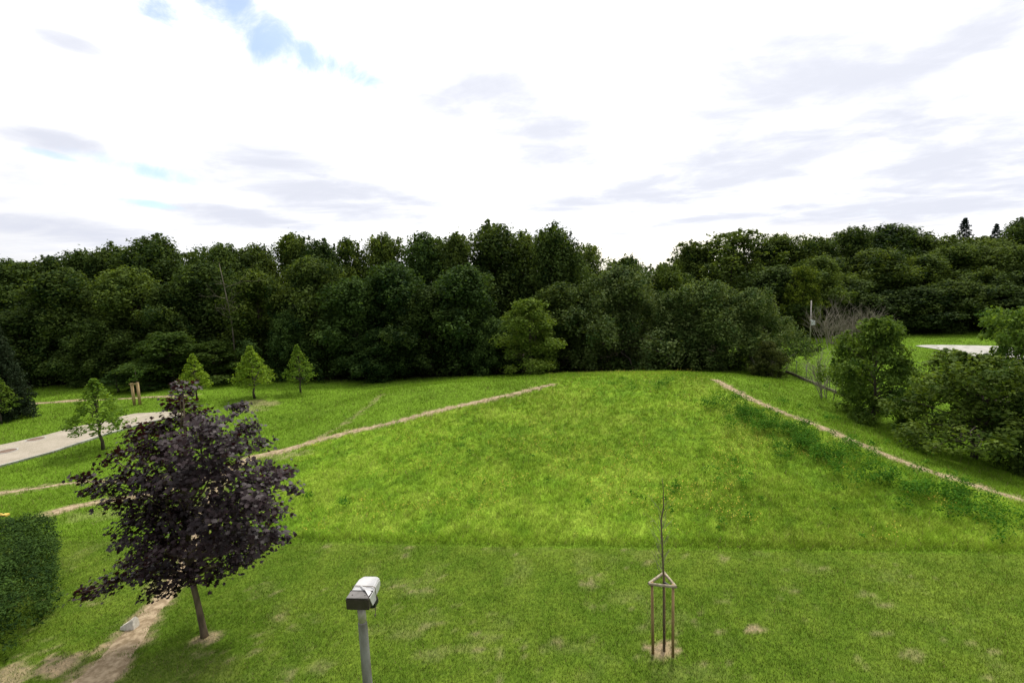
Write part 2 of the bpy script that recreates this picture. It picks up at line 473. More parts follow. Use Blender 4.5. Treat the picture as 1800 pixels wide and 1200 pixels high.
# ------------------------------------------------------------------ ground mesh
def axis(pts):
    out = []
    for a, b, s in pts: out += list(np.arange(a, b, s))
    return np.array(out + [pts[-1][1]])
gx = axis([(-900, -200, 70), (-200, -70, 10), (-70, -34, 1.0), (-34, -15, .3), (-15, 15, .14), (15, 26, .3), (26, 60, .7), (60, 200, 10), (200, 900, 70)])
gy = axis([(-60, 2, 6), (2, 8, 1.0), (8, 16, .14), (16, 46, .3), (46, 72, .8), (72, 200, 8), (200, 1500, 100)])
GX, GY = np.meshgrid(gx, gy)
gxf, gyf = GX.ravel(), GY.ravel()
gz = terrain(gxf, gyf)
gc = grass_col(gxf, gyf) * .8
bm_ = bare_mask(gxf, gyf)[:, None]
gc = gc * (1 - bm_) + G_DIRT * bm_
wood = sstep(46.5, 50, gyf + .0 * gxf - np.clip(gxf - 18, 0, 8) * 1.4)[:, None]     # dark brown floor under the wood
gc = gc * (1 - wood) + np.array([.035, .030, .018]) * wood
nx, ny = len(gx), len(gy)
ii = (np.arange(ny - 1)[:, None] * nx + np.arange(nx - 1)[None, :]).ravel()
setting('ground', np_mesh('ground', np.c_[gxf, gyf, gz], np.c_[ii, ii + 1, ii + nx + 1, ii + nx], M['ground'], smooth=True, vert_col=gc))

# ------------------------------------------------------------------ paths and road sheets
def strip(name, key, mat, lift=.022):
    L = LINES[key]; n = len(L)
    T = np.gradient(L[:, :2], axis=0); T /= np.linalg.norm(T, axis=1)[:, None] + 1e-9
    N = np.c_[-T[:, 1], T[:, 0]]
    k = np.arange(n)
    wa = L[:, 2] / 2 * (.6 + .8 * fbm(k * .45, k * 0 + 3, 5, 4)); wb = L[:, 2] / 2 * (.6 + .8 * fbm(k * .45, k * 0 + 8, 6, 4))
    cols = []
    for f in (-1, -.5, 0, .5, 1):
        off = np.where(f < 0, -f * -wa, f * wb)
        q = L[:, :2] + N * off[:, None]
        z = terrain(q[:, 0], q[:, 1]) + lift - (.0 if abs(f) < 1 else .02)
        cols.append(np.c_[q, z])
    V = np.stack(cols, 1).reshape(-1, 3)
    F = []
    for i in range(n - 1):
        for j in range(4):
            a = i * 5 + j; F.append((a, a + 1, a + 6, a + 5))
    return setting(name, np_mesh(name, V, np.array(F), mat, smooth=True))
strip('dirt_path', 'main', M['dirt'])
strip('dirt_path', 'left', M['dirt'], .020)
strip('dirt_path', 'thin', M['dirt'], .018)
strip('dirt_path', 'right', M['dirt'])
strip('gravel_path', 'far', M['dirt'])

def loft_sheet(name, A, B, mat, lift, n=40, mcols=6):
    def res(P):
        d = np.r_[0, np.cumsum(np.linalg.norm(np.diff(P, axis=0), axis=1))]; t = np.linspace(0, d[-1], n)
        return np.c_[np.interp(t, d, P[:, 0]), np.interp(t, d, P[:, 1])]
    a, b = res(A), res(B); V = []
    for j in range(mcols):
        q = a + (b - a) * j / (mcols - 1)
        V.append(np.c_[q, terrain(q[:, 0], q[:, 1]) + lift])
    V = np.stack(V, 1).reshape(-1, 3); F = []
    for i in range(n - 1):
        for j in range(mcols - 1):
            k = i * mcols + j; F.append((k, k + 1, k + mcols + 1, k + mcols))
    return setting(name, np_mesh(name, V, np.array(F), mat, smooth=True)), a
_, kerb_line = loft_sheet('road', poly_px(ROAD_LO), poly_px(ROAD_HI), M['paver'], .05)
loft_sheet('pavement', poly_px([(1608, 608.5), (1640, 613), (1705, 630), (1755, 645), (1800, 663), (1900, 690)]), poly_px([(1625, 607), (1665, 607), (1720, 608), (1760, 609), (1800, 611), (1900, 618)]), M['concrete'], .06)
kb = MB()
kz = terrain(kerb_line[:, 0], kerb_line[:, 1])
secs = []
for i in range(len(kerb_line)):
    t = kerb_line[min(i + 1, len(kerb_line) - 1)] - kerb_line[max(i - 1, 0)]; t = t / np.linalg.norm(t); nrm = np.array([t[1], -t[0]])
    p = kerb_line[i]; a = p + nrm * .003; b = p + nrm * .13
    secs.append([(a[0], a[1], kz[i] - .15), (b[0], b[1], kz[i] - .15), (b[0], b[1], kz[i] + .11), (a[0], a[1], kz[i] + .11)])
kb.hull(secs)
setting('kerb', kb.mesh('kerb', M['concrete']))

# ------------------------------------------------------------------ grass, weeds, flowers
def blades(name, x, y, h, w, lean, seed):
    r = np.random.default_rng(seed); n = len(x)
    z = terrain(x, y); a = r.uniform(0, 2 * math.pi, n); l = r.uniform(0, 2 * math.pi, n)
    dx = np.cos(a) * w / 2; dy = np.sin(a) * w / 2
    ln = lean * h * r.uniform(.2, 1.3, n)
    v0 = np.c_[x - dx, y - dy, z - .01]; v1 = np.c_[x + dx, y + dy, z - .01]
    v2 = np.c_[x + np.cos(l) * ln, y + np.sin(l) * ln, z + h]
    V = np.stack([v0, v1, v2], 1).reshape(-1, 3)
    c = grass_col(x, y) * r.uniform(.6, 1.4, n)[:, None]
    bare = bare_mask(x, y)
    dry = (r.random(n) < .05 + .35 * bare)[:, None]
    c = np.where(dry, G_DRY * r.uniform(.6, 1.1, n)[:, None], c)
    c3 = np.stack([c * .58, c * .58, c * 1.2], 1).reshape(-1, 3)  # feet darker than tips: shade of the hollows put into blade colour
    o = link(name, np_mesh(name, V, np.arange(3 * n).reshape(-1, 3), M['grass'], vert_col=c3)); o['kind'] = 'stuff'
    return o

def keep(x, y, allowance=1.0):
    pd = path_d(x, y, ['main', 'left', 'thin', 'right', 'far'])
    b = bare_mask(x, y)
    k = (pd > .0) & (rng.random(len(x)) > b * .93) & ~in_poly(x, y, ROAD) & ~in_poly(x, y, PAVE)
    return k

# lawn, short mown
n = 420000
y = rng.uniform(7.6, 18, n); x = rng.uniform(-1, 1, n) * (y * 1.15 + 2)
md = meadow_mask(x, y); k = (md < .5) & (y < 15.6 - .112 * x) & keep(x, y); x, y = x[k], y[k]
hn = fbm(x * 1.7, y * 1.7, 55, 3)
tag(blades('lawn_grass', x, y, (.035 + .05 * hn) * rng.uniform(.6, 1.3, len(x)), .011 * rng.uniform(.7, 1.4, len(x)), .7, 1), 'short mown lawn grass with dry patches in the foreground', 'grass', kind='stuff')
# meadow, tall
n = 620000
y = 13.5 * (46 / 13.5) ** rng.random(n); x = rng.uniform(-1, 1, n) * (y * 1.1 + 2)
k = (meadow_mask(x, y) > rng.random(n)) & keep(x, y); x, y = x[k], y[k]
# gather the blades into tufts
q_ = rng.integers(0, len(x), len(x)) // 5 * 5; q_ = np.arange(len(x)) // 6 * 6
g_ = rng.normal(size=(len(x), 2)) * .07; tuft = rng.random(len(x)) < .5
o_ = np.lexsort((np.round(x / .8), np.round(y / .8))); x, y = x[o_], y[o_]
near = np.hypot(x - x[q_], y - y[q_]) < .9
tone_ = None
x, y = np.where(tuft & near, x[q_] + g_[:, 0], x), np.where(tuft & near, y[q_] + g_[:, 1], y)
hn = .5 * fbm(x * .9, y * .9, 56, 3) + .5 * fbm(x * 3.1, y * 3.1, 58, 2); s = np.clip(y / 20, .8, 1.8)
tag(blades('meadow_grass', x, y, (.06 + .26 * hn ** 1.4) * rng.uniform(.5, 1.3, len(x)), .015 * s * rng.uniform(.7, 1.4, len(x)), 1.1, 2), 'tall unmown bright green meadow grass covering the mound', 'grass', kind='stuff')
# a fringe of uncut stems along the mowing line
n = 11000
x = rng.uniform(-9.5, 19, n); y = 15.42 - .112 * x + rng.normal(.35, .22, n); k = (meadow_mask(x, y) > .3) & keep(x, y); x, y = x[k], y[k]
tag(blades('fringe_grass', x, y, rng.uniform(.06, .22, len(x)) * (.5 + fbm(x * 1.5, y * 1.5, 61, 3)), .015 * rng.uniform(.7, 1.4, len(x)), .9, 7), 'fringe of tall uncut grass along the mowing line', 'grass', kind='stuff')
# banks beyond the paths
n = 520000
y = 14 * (62 / 14) ** rng.random(n); x = rng.uniform(-1, 1, n) * (y * 1.12 + 3)
k = (meadow_mask(x, y) < .5) & (y > 15.5 - .112 * x) & keep(x, y) & (y < 49 + np.clip(x - 20, 0, 9) * 1.5); x, y = x[k], y[k]
hn = fbm(x * .7, y * .7, 57, 4); s = np.clip(y / 20, .8, 2.2)
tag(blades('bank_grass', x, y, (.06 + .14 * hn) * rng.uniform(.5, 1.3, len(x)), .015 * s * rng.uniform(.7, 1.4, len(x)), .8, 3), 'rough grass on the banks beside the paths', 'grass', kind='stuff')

# leafy quads -------------------------------------------------------------------
def leaf_quads(P, N, size, r, aspect=.6, droop=0.0):
    """diamond leaves at P with normal N"""
    n = len(P)
    N = N / (np.linalg.norm(N, axis=1)[:, None] + 1e-9)
    t = r.normal(size=(n, 3)); t[:, 2] -= droop
    t -= N * (t * N).sum(1)[:, None]; t /= np.linalg.norm(t, axis=1)[:, None] + 1e-9
    b = np.cross(N, t)
    s = (size * r.uniform(.6, 1.4, n))[:, None]
    V = np.stack([P - t * s * .5, P + b * s * aspect * .5 - t * s * .05 + N * s * .06, P + t * s * .5, P - b * s * aspect * .5 - t * s * .05 + N * s * .06], 1).reshape(-1, 3)
    return V, np.arange(4 * n).reshape(-1, 4)

def clump_cloud(clumps, per_m2, size, seed, up_bias=.5, jitter=.7, shell=.55, squash=.8, aspect=.6, bottom=.35, mn=30):
    """clumps: rows (x,y,z,radius). Leaves sit mostly in the outer shell of each clump."""
    r = np.random.default_rng(seed); Ps = []; Ns = []; T = []
    for cx, cy, cz, cr in clumps:
        n = max(mn, int(per_m2 * 4 * math.pi * cr * cr * .6))
        d = r.normal(size=(n, 3)); d /= np.linalg.norm(d, axis=1)[:, None]
        k = (d[:, 2] > -.1) | (r.random(n) < bottom); d = d[k]; n = len(d)
        # lumpy surface
        lump = 1 + .28 * np.sin(d[:, 0] * 5 + cx * 3) * np.sin(d[:, 1] * 5 + cy * 3) + .2 * np.sin(d[:, 2] * 7 + cz * 2)
        rad = cr * lump * (1 - (1 - shell) * r.random(n) ** 2)
        rad *= np.where(r.random(n) < .14, r.uniform(1.0, 1.55, n), 1)
        P = np.array([cx, cy, cz]) + d * rad[:, None] * np.array([1, 1, squash])
        Nn = d + np.array([0, 0, up_bias]) + r.normal(size=(n, 3)) * jitter
        Ps.append(P); Ns.append(Nn); T.append(np.clip(r.normal(.45, .22) + r.normal(0, .14, n), 0, 1))
    P = np.concatenate(Ps); N = np.concatenate(Ns); T = np.concatenate(T)
    V, F = leaf_quads(P, N, size, r, aspect, .3)
    return V, F, T

# dark weed tufts in the meadow (nettle and dock)
wc = []
def weeds_px(pxs, n, r0, r1, spread):
    for _ in range(n):
        a, b = pxs[random.randrange(len(pxs))]
        g = ground_at(a + random.gauss(0, spread), b + random.gauss(0, spread * .35))
        rr = random.uniform(r0, r1); wc.append((g[0], g[1], g[2] + .12 + rr * .55, rr))
weeds_px([(1290, 715), (1330, 735), (1370, 755), (1400, 770), (1450, 790), (1340, 750), (1300, 740), (1420, 785)], 80, .2, .46, 24)
weeds_px([(1480, 810), (1560, 845), (1620, 860), (1680, 880), (1740, 910), (1500, 850), (1640, 890), (1770, 930), (1440, 800)], 90, .18, .42, 34)
weeds_px([(1080, 688), (1110, 680), (1140, 684), (1240, 712), (1160, 676)], 18, .15, .35, 14)
weeds_px([(1220, 850), (1250, 840), (1190, 870), (1140, 872), (1260, 935), (1320, 845), (1300, 855)], 16, .1, .24, 18)
weeds_px([(600, 897), (640, 885), (680, 750), (540, 880)], 5, .12, .26, 8)
weeds_px([(1000, 850), (900, 780), (1100, 800), (800, 870), (1300, 900), (1500, 900)], 26, .10, .2, 120)
weeds_px([(1330, 690), (1400, 720), (1460, 740), (1540, 780), (1620, 815)], 16, .12, .28, 16)
weeds_px([(500, 742), (620, 738)], 4, .12, .22, 10)
V, F, T = clump_cloud(wc, 200, .085, 5, .9, .8, .3, .8, .5, .2)
tag(link('weeds', np_mesh('weeds', V, F, M['weed_leaf'], {'tone': T})), 'dark leafy weed tufts scattered through the meadow grass', 'weeds', kind='stuff')
# yellow flowers
n = 15000
y = 14.5 * (40 / 14.5) ** rng.random(n); x = rng.uniform(-.75, 1.0, n) * (y * .9)
k = (meadow_mask(x, y) > .8) & (fbm(x * .55, y * .55, 71, 3) > .50 + .12 * rng.random(n)) & keep(x, y); x, y = x[k], y[k]
P = np.c_[x, y, terrain(x, y) + rng.uniform(.18, .34, len(x))]
V, F = leaf_quads(P, np.tile([0, -.3, 1.0], (len(P), 1)) + rng.normal(size=(len(P), 3)) * .3, .036, rng, .9)
tag(link('wildflowers', np_mesh('wildflowers', V, F, M['flower'])), 'tiny yellow wildflowers dotted in the meadow grass', 'flowers', kind='stuff')
# white clover specks skipped: too small to read

# ------------------------------------------------------------------ trees
def limb_path(a, b, r, sag=.08, n=5):
    a = np.array(a, float); b = np.array(b, float); L = np.linalg.norm(b - a)
    out = []
    for i in range(n):
        t = i / (n - 1)
        p = a + (b - a) * t + np.array([r.gauss(0, .04), r.gauss(0, .04), 0]) * L * math.sin(math.pi * t)
        p[2] += sag * L * math.sin(math.pi * t)
        out.append(tuple(p))
    return out

def trunk_with_limbs(name, h, base_r, clumps, mat, seed, start=.22, flare=1.35, n_limb=22, lean=(0, 0), sides=8):
    r = random.Random(seed); b = MB()
    pts, rad = [], []
    N = 9
    for i in range(N):
        t = i / (N - 1)
        pts.append((lean[0] * t + r.gauss(0, .006) * h * (t > 0), lean[1] * t + r.gauss(0, .006) * h * (t > 0), h * t * .93 - (.15 if i == 0 else 0)))
        rad.append(base_r * ((1 - t) ** .8 * .93 + .07) * (flare if i == 0 else 1))
    b.tube(pts, rad, sides)
    cl = list(clumps); r.shuffle(cl)
    for c in cl[:n_limb]:
        ch = max(.1, min(c[2] / h, .98))
        t = max(start, min(.9, ch * .72))
        q = t * (N - 1); i = min(int(q), N - 2); f = q - i
        p = tuple(pts[i][k] * (1 - f) + pts[i + 1][k] * f for k in range(3))
        rr = base_r * ((1 - t / .93 if t < .9 else .1)) * .42 + .012
        lp = limb_path(p, (c[0], c[1], c[2]), r)
        b.tube(lp, [rr * (1 - .8 * k / 4) for k in range(5)], 5, cap=False)
    return b.mesh(name, mat, smooth=True)

def envelope_clumps(seed, h, base, rmax, prof, n, cr0, cr1, inner=.25):
    r = random.Random(seed); out = []
    for i in range(n):
        t = (i + r.random()) / n
        cr = r.uniform(cr0, cr1) * (.65 + .35 * prof(t))
        z = base + (h - base - cr * .85) * t
        R = rmax * prof(t) * r.uniform(.66, 1.22)
        a = i * 2.399963 + r.uniform(-.5, .5)
        q = R * (r.uniform(.55, 1.0) if r.random() > inner else r.uniform(0, .5))
        out.append((math.cos(a) * max(q - cr * .5, 0), math.sin(a) * max(q - cr * .5, 0), z, cr))
    out.append((r.uniform(-.3, .3), r.uniform(-.3, .3), h - cr0 * .8, cr0))
    return out

def lobed(seed, h, base, rmax, prof, nl, lr0, lr1, nc, cr0, cr1, squash=.8, flat=1.0):
    """big boughs on the envelope, each carrying a dome of leaf clumps"""
    r = random.Random(seed); out = []
    lobes = envelope_clumps(seed, h, base, rmax, prof, nl, lr0, lr1, .12)[:-1]
    for k in range(5):
        a = k * 1.257 + r.uniform(-.4, .4); q = rmax * r.uniform(.08, .42); lr = r.uniform(lr0, lr1) * .8
        lobes.append((math.cos(a) * q, math.sin(a) * q, h - lr * squash * r.uniform(.95, 1.5) - (.05 if k else 0), lr))
    for lx, ly, lz, lr in lobes:
        tone = r.gauss(0, .12)
        n = max(5, int(nc * (lr / ((lr0 + lr1) / 2)) ** 2))
        if lz > base + (h - base) * .45:          # ragged shoots standing out of the upper boughs
            for k in range(r.randint(2, 5)):
                a = r.uniform(0, 6.28); q = lr * r.uniform(.1, .7); sr = cr0 * r.uniform(.35, .65); hz = lz + math.sqrt(max(0, lr * lr - q * q)) * squash
                for w in range(r.randint(1, 2)): out.append((lx + math.cos(a) * q, ly + math.sin(a) * q, hz + (w - .3) * sr * 1.5, sr * (1 - .22 * w)))
        for k in range(n):
            u = 1 - 1.55 * (k + r.random()) / n; a = k * 2.399963 + r.uniform(-.6, .6); q = math.sqrt(max(0, 1 - u * u))
            cr = r.uniform(cr0, cr1); R = lr * r.uniform(.6, 1.18) - cr * .3
            z = lz + u * R * squash
            out.append((lx + math.cos(a) * q * R, ly + math.sin(a) * q * R, max(z, base * .6), cr))
    return out

def fit(cl):
    d = sorted(math.hypot(c[0], c[1]) + c[3] * .6 for c in cl)
    return d[int(len(d) * .93)]

def dome(t): return max(.12, (1 - t ** 2.9) ** .6 * (.72 + .28 * min(1, t * 3.2)))
def tower(t): return max(.12, (1 - t ** 3.4) ** .55 * (.62 + .38 * min(1, t * 2.2)))
def oval(t): return max(.05, math.sin(math.pi * min(1, .16 + .80 * t)) ** .75)
def broad(t): return max(.1, math.sin(math.pi * min(1, .28 + .68 * t)) ** .6)
def bushy(t): return max(.1, (1 - t ** 2.2) ** .6)
def cone(t): return max(.04, (1 - t) ** .85 * (1 if t > .14 else .6 + t * 2.8))

def lime_clumps(seed, h=4.0):
    r = random.Random(seed); out = []
    for i in range(150):
        t = ((i + r.random()) / 150) ** .85
        z = .95 + (h - 1.0) * t
        R = 1.0 * max(.03, (1 - t) ** .95 * min(1, .55 + t * 4)) * r.uniform(.85, 1.15)
        a = i * 2.399963 + r.uniform(-.4, .4); q = R * math.sqrt(r.random()) if r.random() < .3 else R * r.uniform(.75, 1)
        cr = .07 + .15 * (1 - t) * r.uniform(.7, 1.2)
        out.append((math.cos(a) * q, math.sin(a) * q, z + .12 * q, cr))
    return out

PROTO = {}
def make_proto(key, name, h, clumps, trunk_r, leaf, bark, per, size, seed, **kw):
    start = kw.pop('start', .22); n_limb = kw.pop('n_limb', 22)
    V, F, T = clump_cloud(clumps, per, size, seed, **kw)
    crown = np_mesh('crown', V, F, leaf, {'tone': T})
    trunk = trunk_with_limbs('trunk', h, trunk_r, clumps, bark, seed, start, n_limb=n_limb)
    R = fit(clumps)
    PROTO[key] = dict(h=h, R=R, crown=crown, trunk=trunk, name=name, src=None)

def plant(key, loc, height, width, label, cat, group, tint=(1, 1, 1), rz=None, depth=None):
    p = PROTO[key]; sx = width / 2 / p['R']; sy = (depth or width) / 2 / p['R']; sz = height / p['h']
    rz = random.uniform(0, 6.28) if rz is None else rz
    if p['src'] is None:
        o = thing(p['name'], loc, label, cat, group, rz); o.scale = (sx, sy, sz)
        link('trunk', p['trunk'], o); c = link('crown', p['crown'], o); c.color = (*tint, 1)
        p['src'] = o
        return o
    return copy_tree(p['src'], loc, (sx, sy, sz), rz, label, cat, group, tint)

# forest kinds: 12 m tall originals
for i in range(3):
    make_proto('oval%d' % i, 'broadleaf_tree', 12, lobed(20 + i, 12, 1.0, 4.3, tower, 30, .9, 1.8, 19, .34, .70, 1.15), .2, M['oak_leaf'], M['bark'], 31, .225, 30 + i, jitter=.5, shell=.35, squash=1.15, bottom=.7, mn=16)
for i in range(3):
    make_proto('broad%d' % i, 'broadleaf_tree', 12, lobed(40 + i, 12, .8, 5.5, dome, 36, 1.0, 2.1, 19, .38, .80, 1.15), .24, M['oak_leaf'], M['bark'], 28, .24, 50 + i, jitter=.5, shell=.35, squash=1.15, bottom=.7, mn=16)
make_proto('airy', 'birch_tree', 12, lobed(60, 12, 1.5, 4.3, dome, 34, .9, 1.6, 17, .28, .55, 1.1), .13, M['oak_leaf'], M['bark'], 22, .24, 61, shell=.2, squash=1.1, bottom=.8, mn=12)
for i in range(2):
    make_proto('bushy%d' % i, 'broadleaf_tree', 10, lobed(70 + i, 10, .4, 5.0, dome, 40, .8, 1.7, 17, .32, .66, 1.15), .2, M['oak_leaf'], M['bark'], 31, .225, 72 + i, jitter=.5, shell=.35, squash=1.15, bottom=.7, mn=16)
for i in range(2):
    make_proto('silver%d' % i, 'whitebeam_tree', 9, lobed(80 + i, 9, .2, 4.9, dome, 44, .7, 1.4, 20, .26, .55, 1.15), .2, M['silver_leaf'], M['bark'], 38, .19, 82 + i, up_bias=.7, jitter=.5, squash=1.15, bottom=.7, mn=16)
make_proto('light', 'acacia_tree', 8, lobed(90, 8, .4, 3.4, lambda t: dome(t) * (.85 + .25 * math.sin(t * 19)), 36, .5, 1.1, 18, .22, .45, .9), .13, M['lime_leaf'], M['bark'], 38, .19, 91, squash=.9, bottom=.6, mn=14)
for i in range(4):
    make_proto('lime%d' % i, 'young_lime_tree', 4, lime_clumps(100 + i), .05, M['lime_leaf'], M['bark'], [170, 130, 150, 120][i], .105, 102 + i, squash=.7, start=.25, bottom=.6, mn=16)
make_proto('shrub', 'round_shrub', 4.2, lobed(110, 4.2, -.2, 2.5, lambda t: dome(t) * (1.12 - .2 * t), 52, .3, .75, 13, .13, .30), .07, M['bush_leaf'], M['bark'], 120, .12, 112, start=.03, n_limb=40, bottom=.6, mn=22)
make_proto('shrub_loose', 'spreading_shrub', 4.2, lobed(115, 4.2, .4, 3.0, lambda t: dome(t) * (.85 + .22 * math.sin(t * 23 + 1)), 36, .35, .85, 14, .13, .30, .65), .08, M['bush_leaf'], M['bark'], 105, .12, 117, start=.03, n_limb=70, squash=.7, shell=.3, bottom=.6, mn=22)

def spruce_proto(key, seed, leaf, h=10, R0=2.1, ex=.9, lv=32, cs=1.0, per=50, size=.24):
    r = random.Random(seed); cl = []
    for k in range(lv):
        t = k / lv; z = .8 + (h - .8) * t; R = R0 * (1 - t) ** ex + .08
        nb = max(4, int(10 * (1 - t) + 3))
        for j in range(nb):
            a = 6.283 * j / nb + k * .7 + r.uniform(-.2, .2)
            L = R * r.uniform(.75, 1.1)
            for q in (.4, .72, 1):
                cl.append((math.cos(a) * L * q, math.sin(a) * L * q, z - .32 * L * q + .1, cs * (.16 + .26 * (1 - t) * (1.2 - q * .6))))
    V, F, T = clump_cloud(cl, per, size, seed, .4, .8, .2, .9, .35, .9, 22)
    PROTO[key] = dict(h=h, R=R0 * 1.1, crown=np_mesh('crown', V, F, leaf, {'tone': T}), trunk=trunk_with_limbs('trunk', h, .16, [c for i, c in enumerate(cl) if i % 9 == 2], M['bark'], seed, .08, n_limb=40), name='spruce_tree', src=None)
spruce_proto('spruce', 120, M['spruce_leaf'])
spruce_proto('tall_spruce', 121, M['spruce_leaf'], 16, 7.0, 1.0, 44, 1.1, 26, .30)

FG = 'trees of the wood behind the meadow'
def forest(px, top, Y, wpx, key, label, tint=(1, 1, 1), cat='tree', group=FG):
    p = at_y(px, top, Y); x = p[0]; z0 = tz(x, Y)
    d = ray(px, top); dep = float(np.dot(p - EYE, fw))
    return plant(key, (x, Y, z0), p[2] - z0, wpx * 1.22 / FPX * dep, label, cat, group, tint)

Yel = (1.18, 1.14, .95); Dk = (.8, .85, .9); Pal = (1.35, 1.3, 1.35); Cool = (.78, .92, 1.0)
SKY = [  # along the skyline, left of the notch in the wood
 (15, 462, 60, 150, 'broad0', 'low rounded dark tree on the skyline at the left edge of the photo', Dk),
 (85, 452, 62, 110, 'oval0', 'skyline tree just right of the left edge, with a ragged low top', (1, 1, 1)),
 (140, 441, 60, 100, 'oval1', 'small pointed skyline tree in the rising left end of the wood', Dk),
 (195, 434, 61, 100, 'broad1', 'skyline tree with a flat ragged top before the tall dark one at left', (1, 1, 1)),
 (268, 419, 60, 120, 'oval2', 'tall dark tree ending in a step on the left skyline above the paved road', Dk),
 (335, 441, 64, 90, 'airy', 'thin pale-topped tree in the dip right of the stepped dark tree', Yel),
 (388, 434, 60, 110, 'broad2', 'square-topped dark tree above the bleached dead trunk', Dk),
 (450, 431, 62, 100, 'oval0', 'skyline tree right of the bleached dead trunk, with fine twiggy top', (1, 1, 1)),
 (515, 412, 61, 100, 'oval1', 'tall light-topped tree, highest on the left half of the skyline', Yel),
 (565, 428, 60, 80, 'oval2', 'narrow dark tree right beside the tall light-topped one', Dk),
 (612, 420, 63, 95, 'airy', 'yellowish thin-crowned skyline tree with a bare stem showing', Yel),
 (675, 417, 62, 110, 'broad0', 'broad yellow-green skyline tree left of centre', Yel),
 (742, 411, 61, 105, 'oval0', 'bluish green skyline tree left of the central peak', Cool),
 (800, 411, 60, 95, 'oval1', 'even-topped tree directly left of the central peak', (1, 1, 1)),
 (866, 396, 60, 115, 'oval2', 'tall central tree whose ragged top is the peak of the wood', (1, 1, 1)),
 (920, 408, 62, 80, 'oval0', 'narrow tree in the small dip between the two central peaks', Yel),
 (972, 401, 58, 125, 'broad1', 'big dense dark tree with a square crown left of the sky notch', Dk),
 (1036, 430, 66, 75, 'airy', 'small pale grey tree on the shoulder where the skyline drops to the notch', Pal),
 (1098, 455, 60, 125, 'bushy0', 'light domed tree at the bottom of the sky notch', (1.2, 1.2, 1.1)),
 (1170, 465, 62, 95, 'bushy1', 'lowest tree in the sky notch, beside the right-hand wood', (1.1, 1.1, 1)),
]
SKYR = [  # right of the notch
 (1222, 424, 74, 95, 'airy', 'lacy thin-leaved tree at the left end of the right-hand skyline', Yel),
 (1288, 406, 72, 135, 'airy', 'broad airy tree with a fine twiggy dome right of the notch', (1.05, 1.05, 1)),
 (1370, 416, 72, 125, 'broad2', 'yellow-green round tree on the right skyline above the sign pole', Yel),
 (1435, 418, 74, 100, 'oval1', 'plain green skyline tree between the yellow-green and the dark domed one', (1, 1, 1)),
 (1497, 404, 76, 110, 'broad0', 'dark skyline tree with a ragged tip left of the highest dome at right', (1, 1, 1)),
 (1563, 396, 78, 125, 'oval0', 'dark dome, highest broadleaf on the right skyline', Dk),
 (1630, 414, 76, 120, 'broad1', 'sloping tree between the dark dome and the skyline spruce', (1.05, 1.05, 1)),
 (1720, 422, 74, 130, 'broad2', 'wide tree in front of the two skyline conifers', Yel),
]
FRONT = [
 (30, 545, 50, 130, 'oval1', 'dark front tree of the wood above the grey spruce at the left edge', Dk),
 (105, 478, 52, 120, 'oval2', 'tall front tree of the wood near the left edge, right of the spruce', (1, 1, 1)),
 (165, 560, 49.5, 120, 'bushy1', 'low dark front tree of the wood above the young lime by the road', Dk),
 (225, 470, 53, 120, 'oval0', 'mid green front tree directly below the stepped dark skyline tree', (1.1, 1.1, 1)),
 (300, 498, 52, 110, 'oval1', 'front tree of the wood above the mid green bushy tree and the stakes', (1, 1, 1)),
 (352, 465, 54, 110, 'oval2', 'dark front tree left of the bleached dead trunk', Dk),
 (445, 475, 52.5, 100, 'oval0', 'front tree with a leafy yellowish bulge right of the bleached dead trunk', (1.25, 1.2, 1)),
 (512, 545, 50, 110, 'bushy0', 'low dark front tree between the two rightmost young limes', Cool),
 (545, 452, 53, 120, 'oval1', 'tall dark front tree below the narrow skyline tree', (1, 1, 1)),
 (618, 492, 51, 110, 'oval2', 'dark front tree right of the rightmost young lime', Cool),
 (665, 580, 49, 110, 'bushy1', 'low bluish shrub-like tree on the crest behind the faint trail', Cool),
 (690, 462, 53, 115, 'oval0', 'tall bluish front tree below the broad yellow-green skyline tree', Cool),
 (752, 505, 50.5, 110, 'oval1', 'dark front tree in the middle of the left wood', Dk),
 (815, 470, 51, 115, 'oval2', 'dark front tree below the even-topped skyline tree', Cool),
 (868, 560, 49.5, 90, 'bushy0', 'shadowy low front tree directly left of the light green acacia', Cool),
 (985, 498, 51, 110, 'oval0', 'dark front tree between the light green acacia and the whitebeams', (1, 1, 1)),
 (1440, 452, 66, 90, 'oval1', 'rounded mid green tree standing forward above the big leafless bush', (1.15, 1.15, 1)),
 (1370, 470, 64, 120, 'oval2', 'dark front tree behind the sign pole, left of the slender yellowish one', Dk),
 (1492, 490, 66, 110, 'oval0', 'deep shadowy front tree behind the right half of the leafless bush', Dk),
 (1545, 440, 69, 130, 'broad2', 'long sloping light green crown in the middle of the right wood', Yel),
 (1625, 450, 67, 115, 'oval1', 'light green crown left below the pointed skyline spruce', (1.15, 1.15, 1)),
 (1685, 432, 68, 120, 'broad0', 'full light green crown right below the pointed skyline spruce', (1.1, 1.1, 1)),
 (1765, 432, 66, 120, 'broad1', 'full green crown at the right edge below the smaller spruce', (1, 1, 1)),
 (1555, 520, 62.5, 115, 'bushy1', 'dark front tree at the grass edge above the upright shrub', Dk),
 (1618, 505, 61.5, 110, 'oval2', 'dark front tree above the start of the pale paved path', Dk),
 (1690, 492, 61, 120, 'bushy0', 'dark front tree above the middle of the pale paved path', (1, 1, 1)),
 (1760, 500, 60.5, 110, 'oval0', 'dark front tree above the bright light green shrub', Dk),
 (1815, 475, 60, 120, 'bushy1', 'dark front tree above the path at the right edge', Dk),
]
for row in SKY + SKYR + FRONT: forest(*row)
forest(1697, 382, 84, 120, 'tall_spruce', 'pointed dark spruce rising above the right skyline, the taller of two', cat='conifer', group='conifers on the skyline')
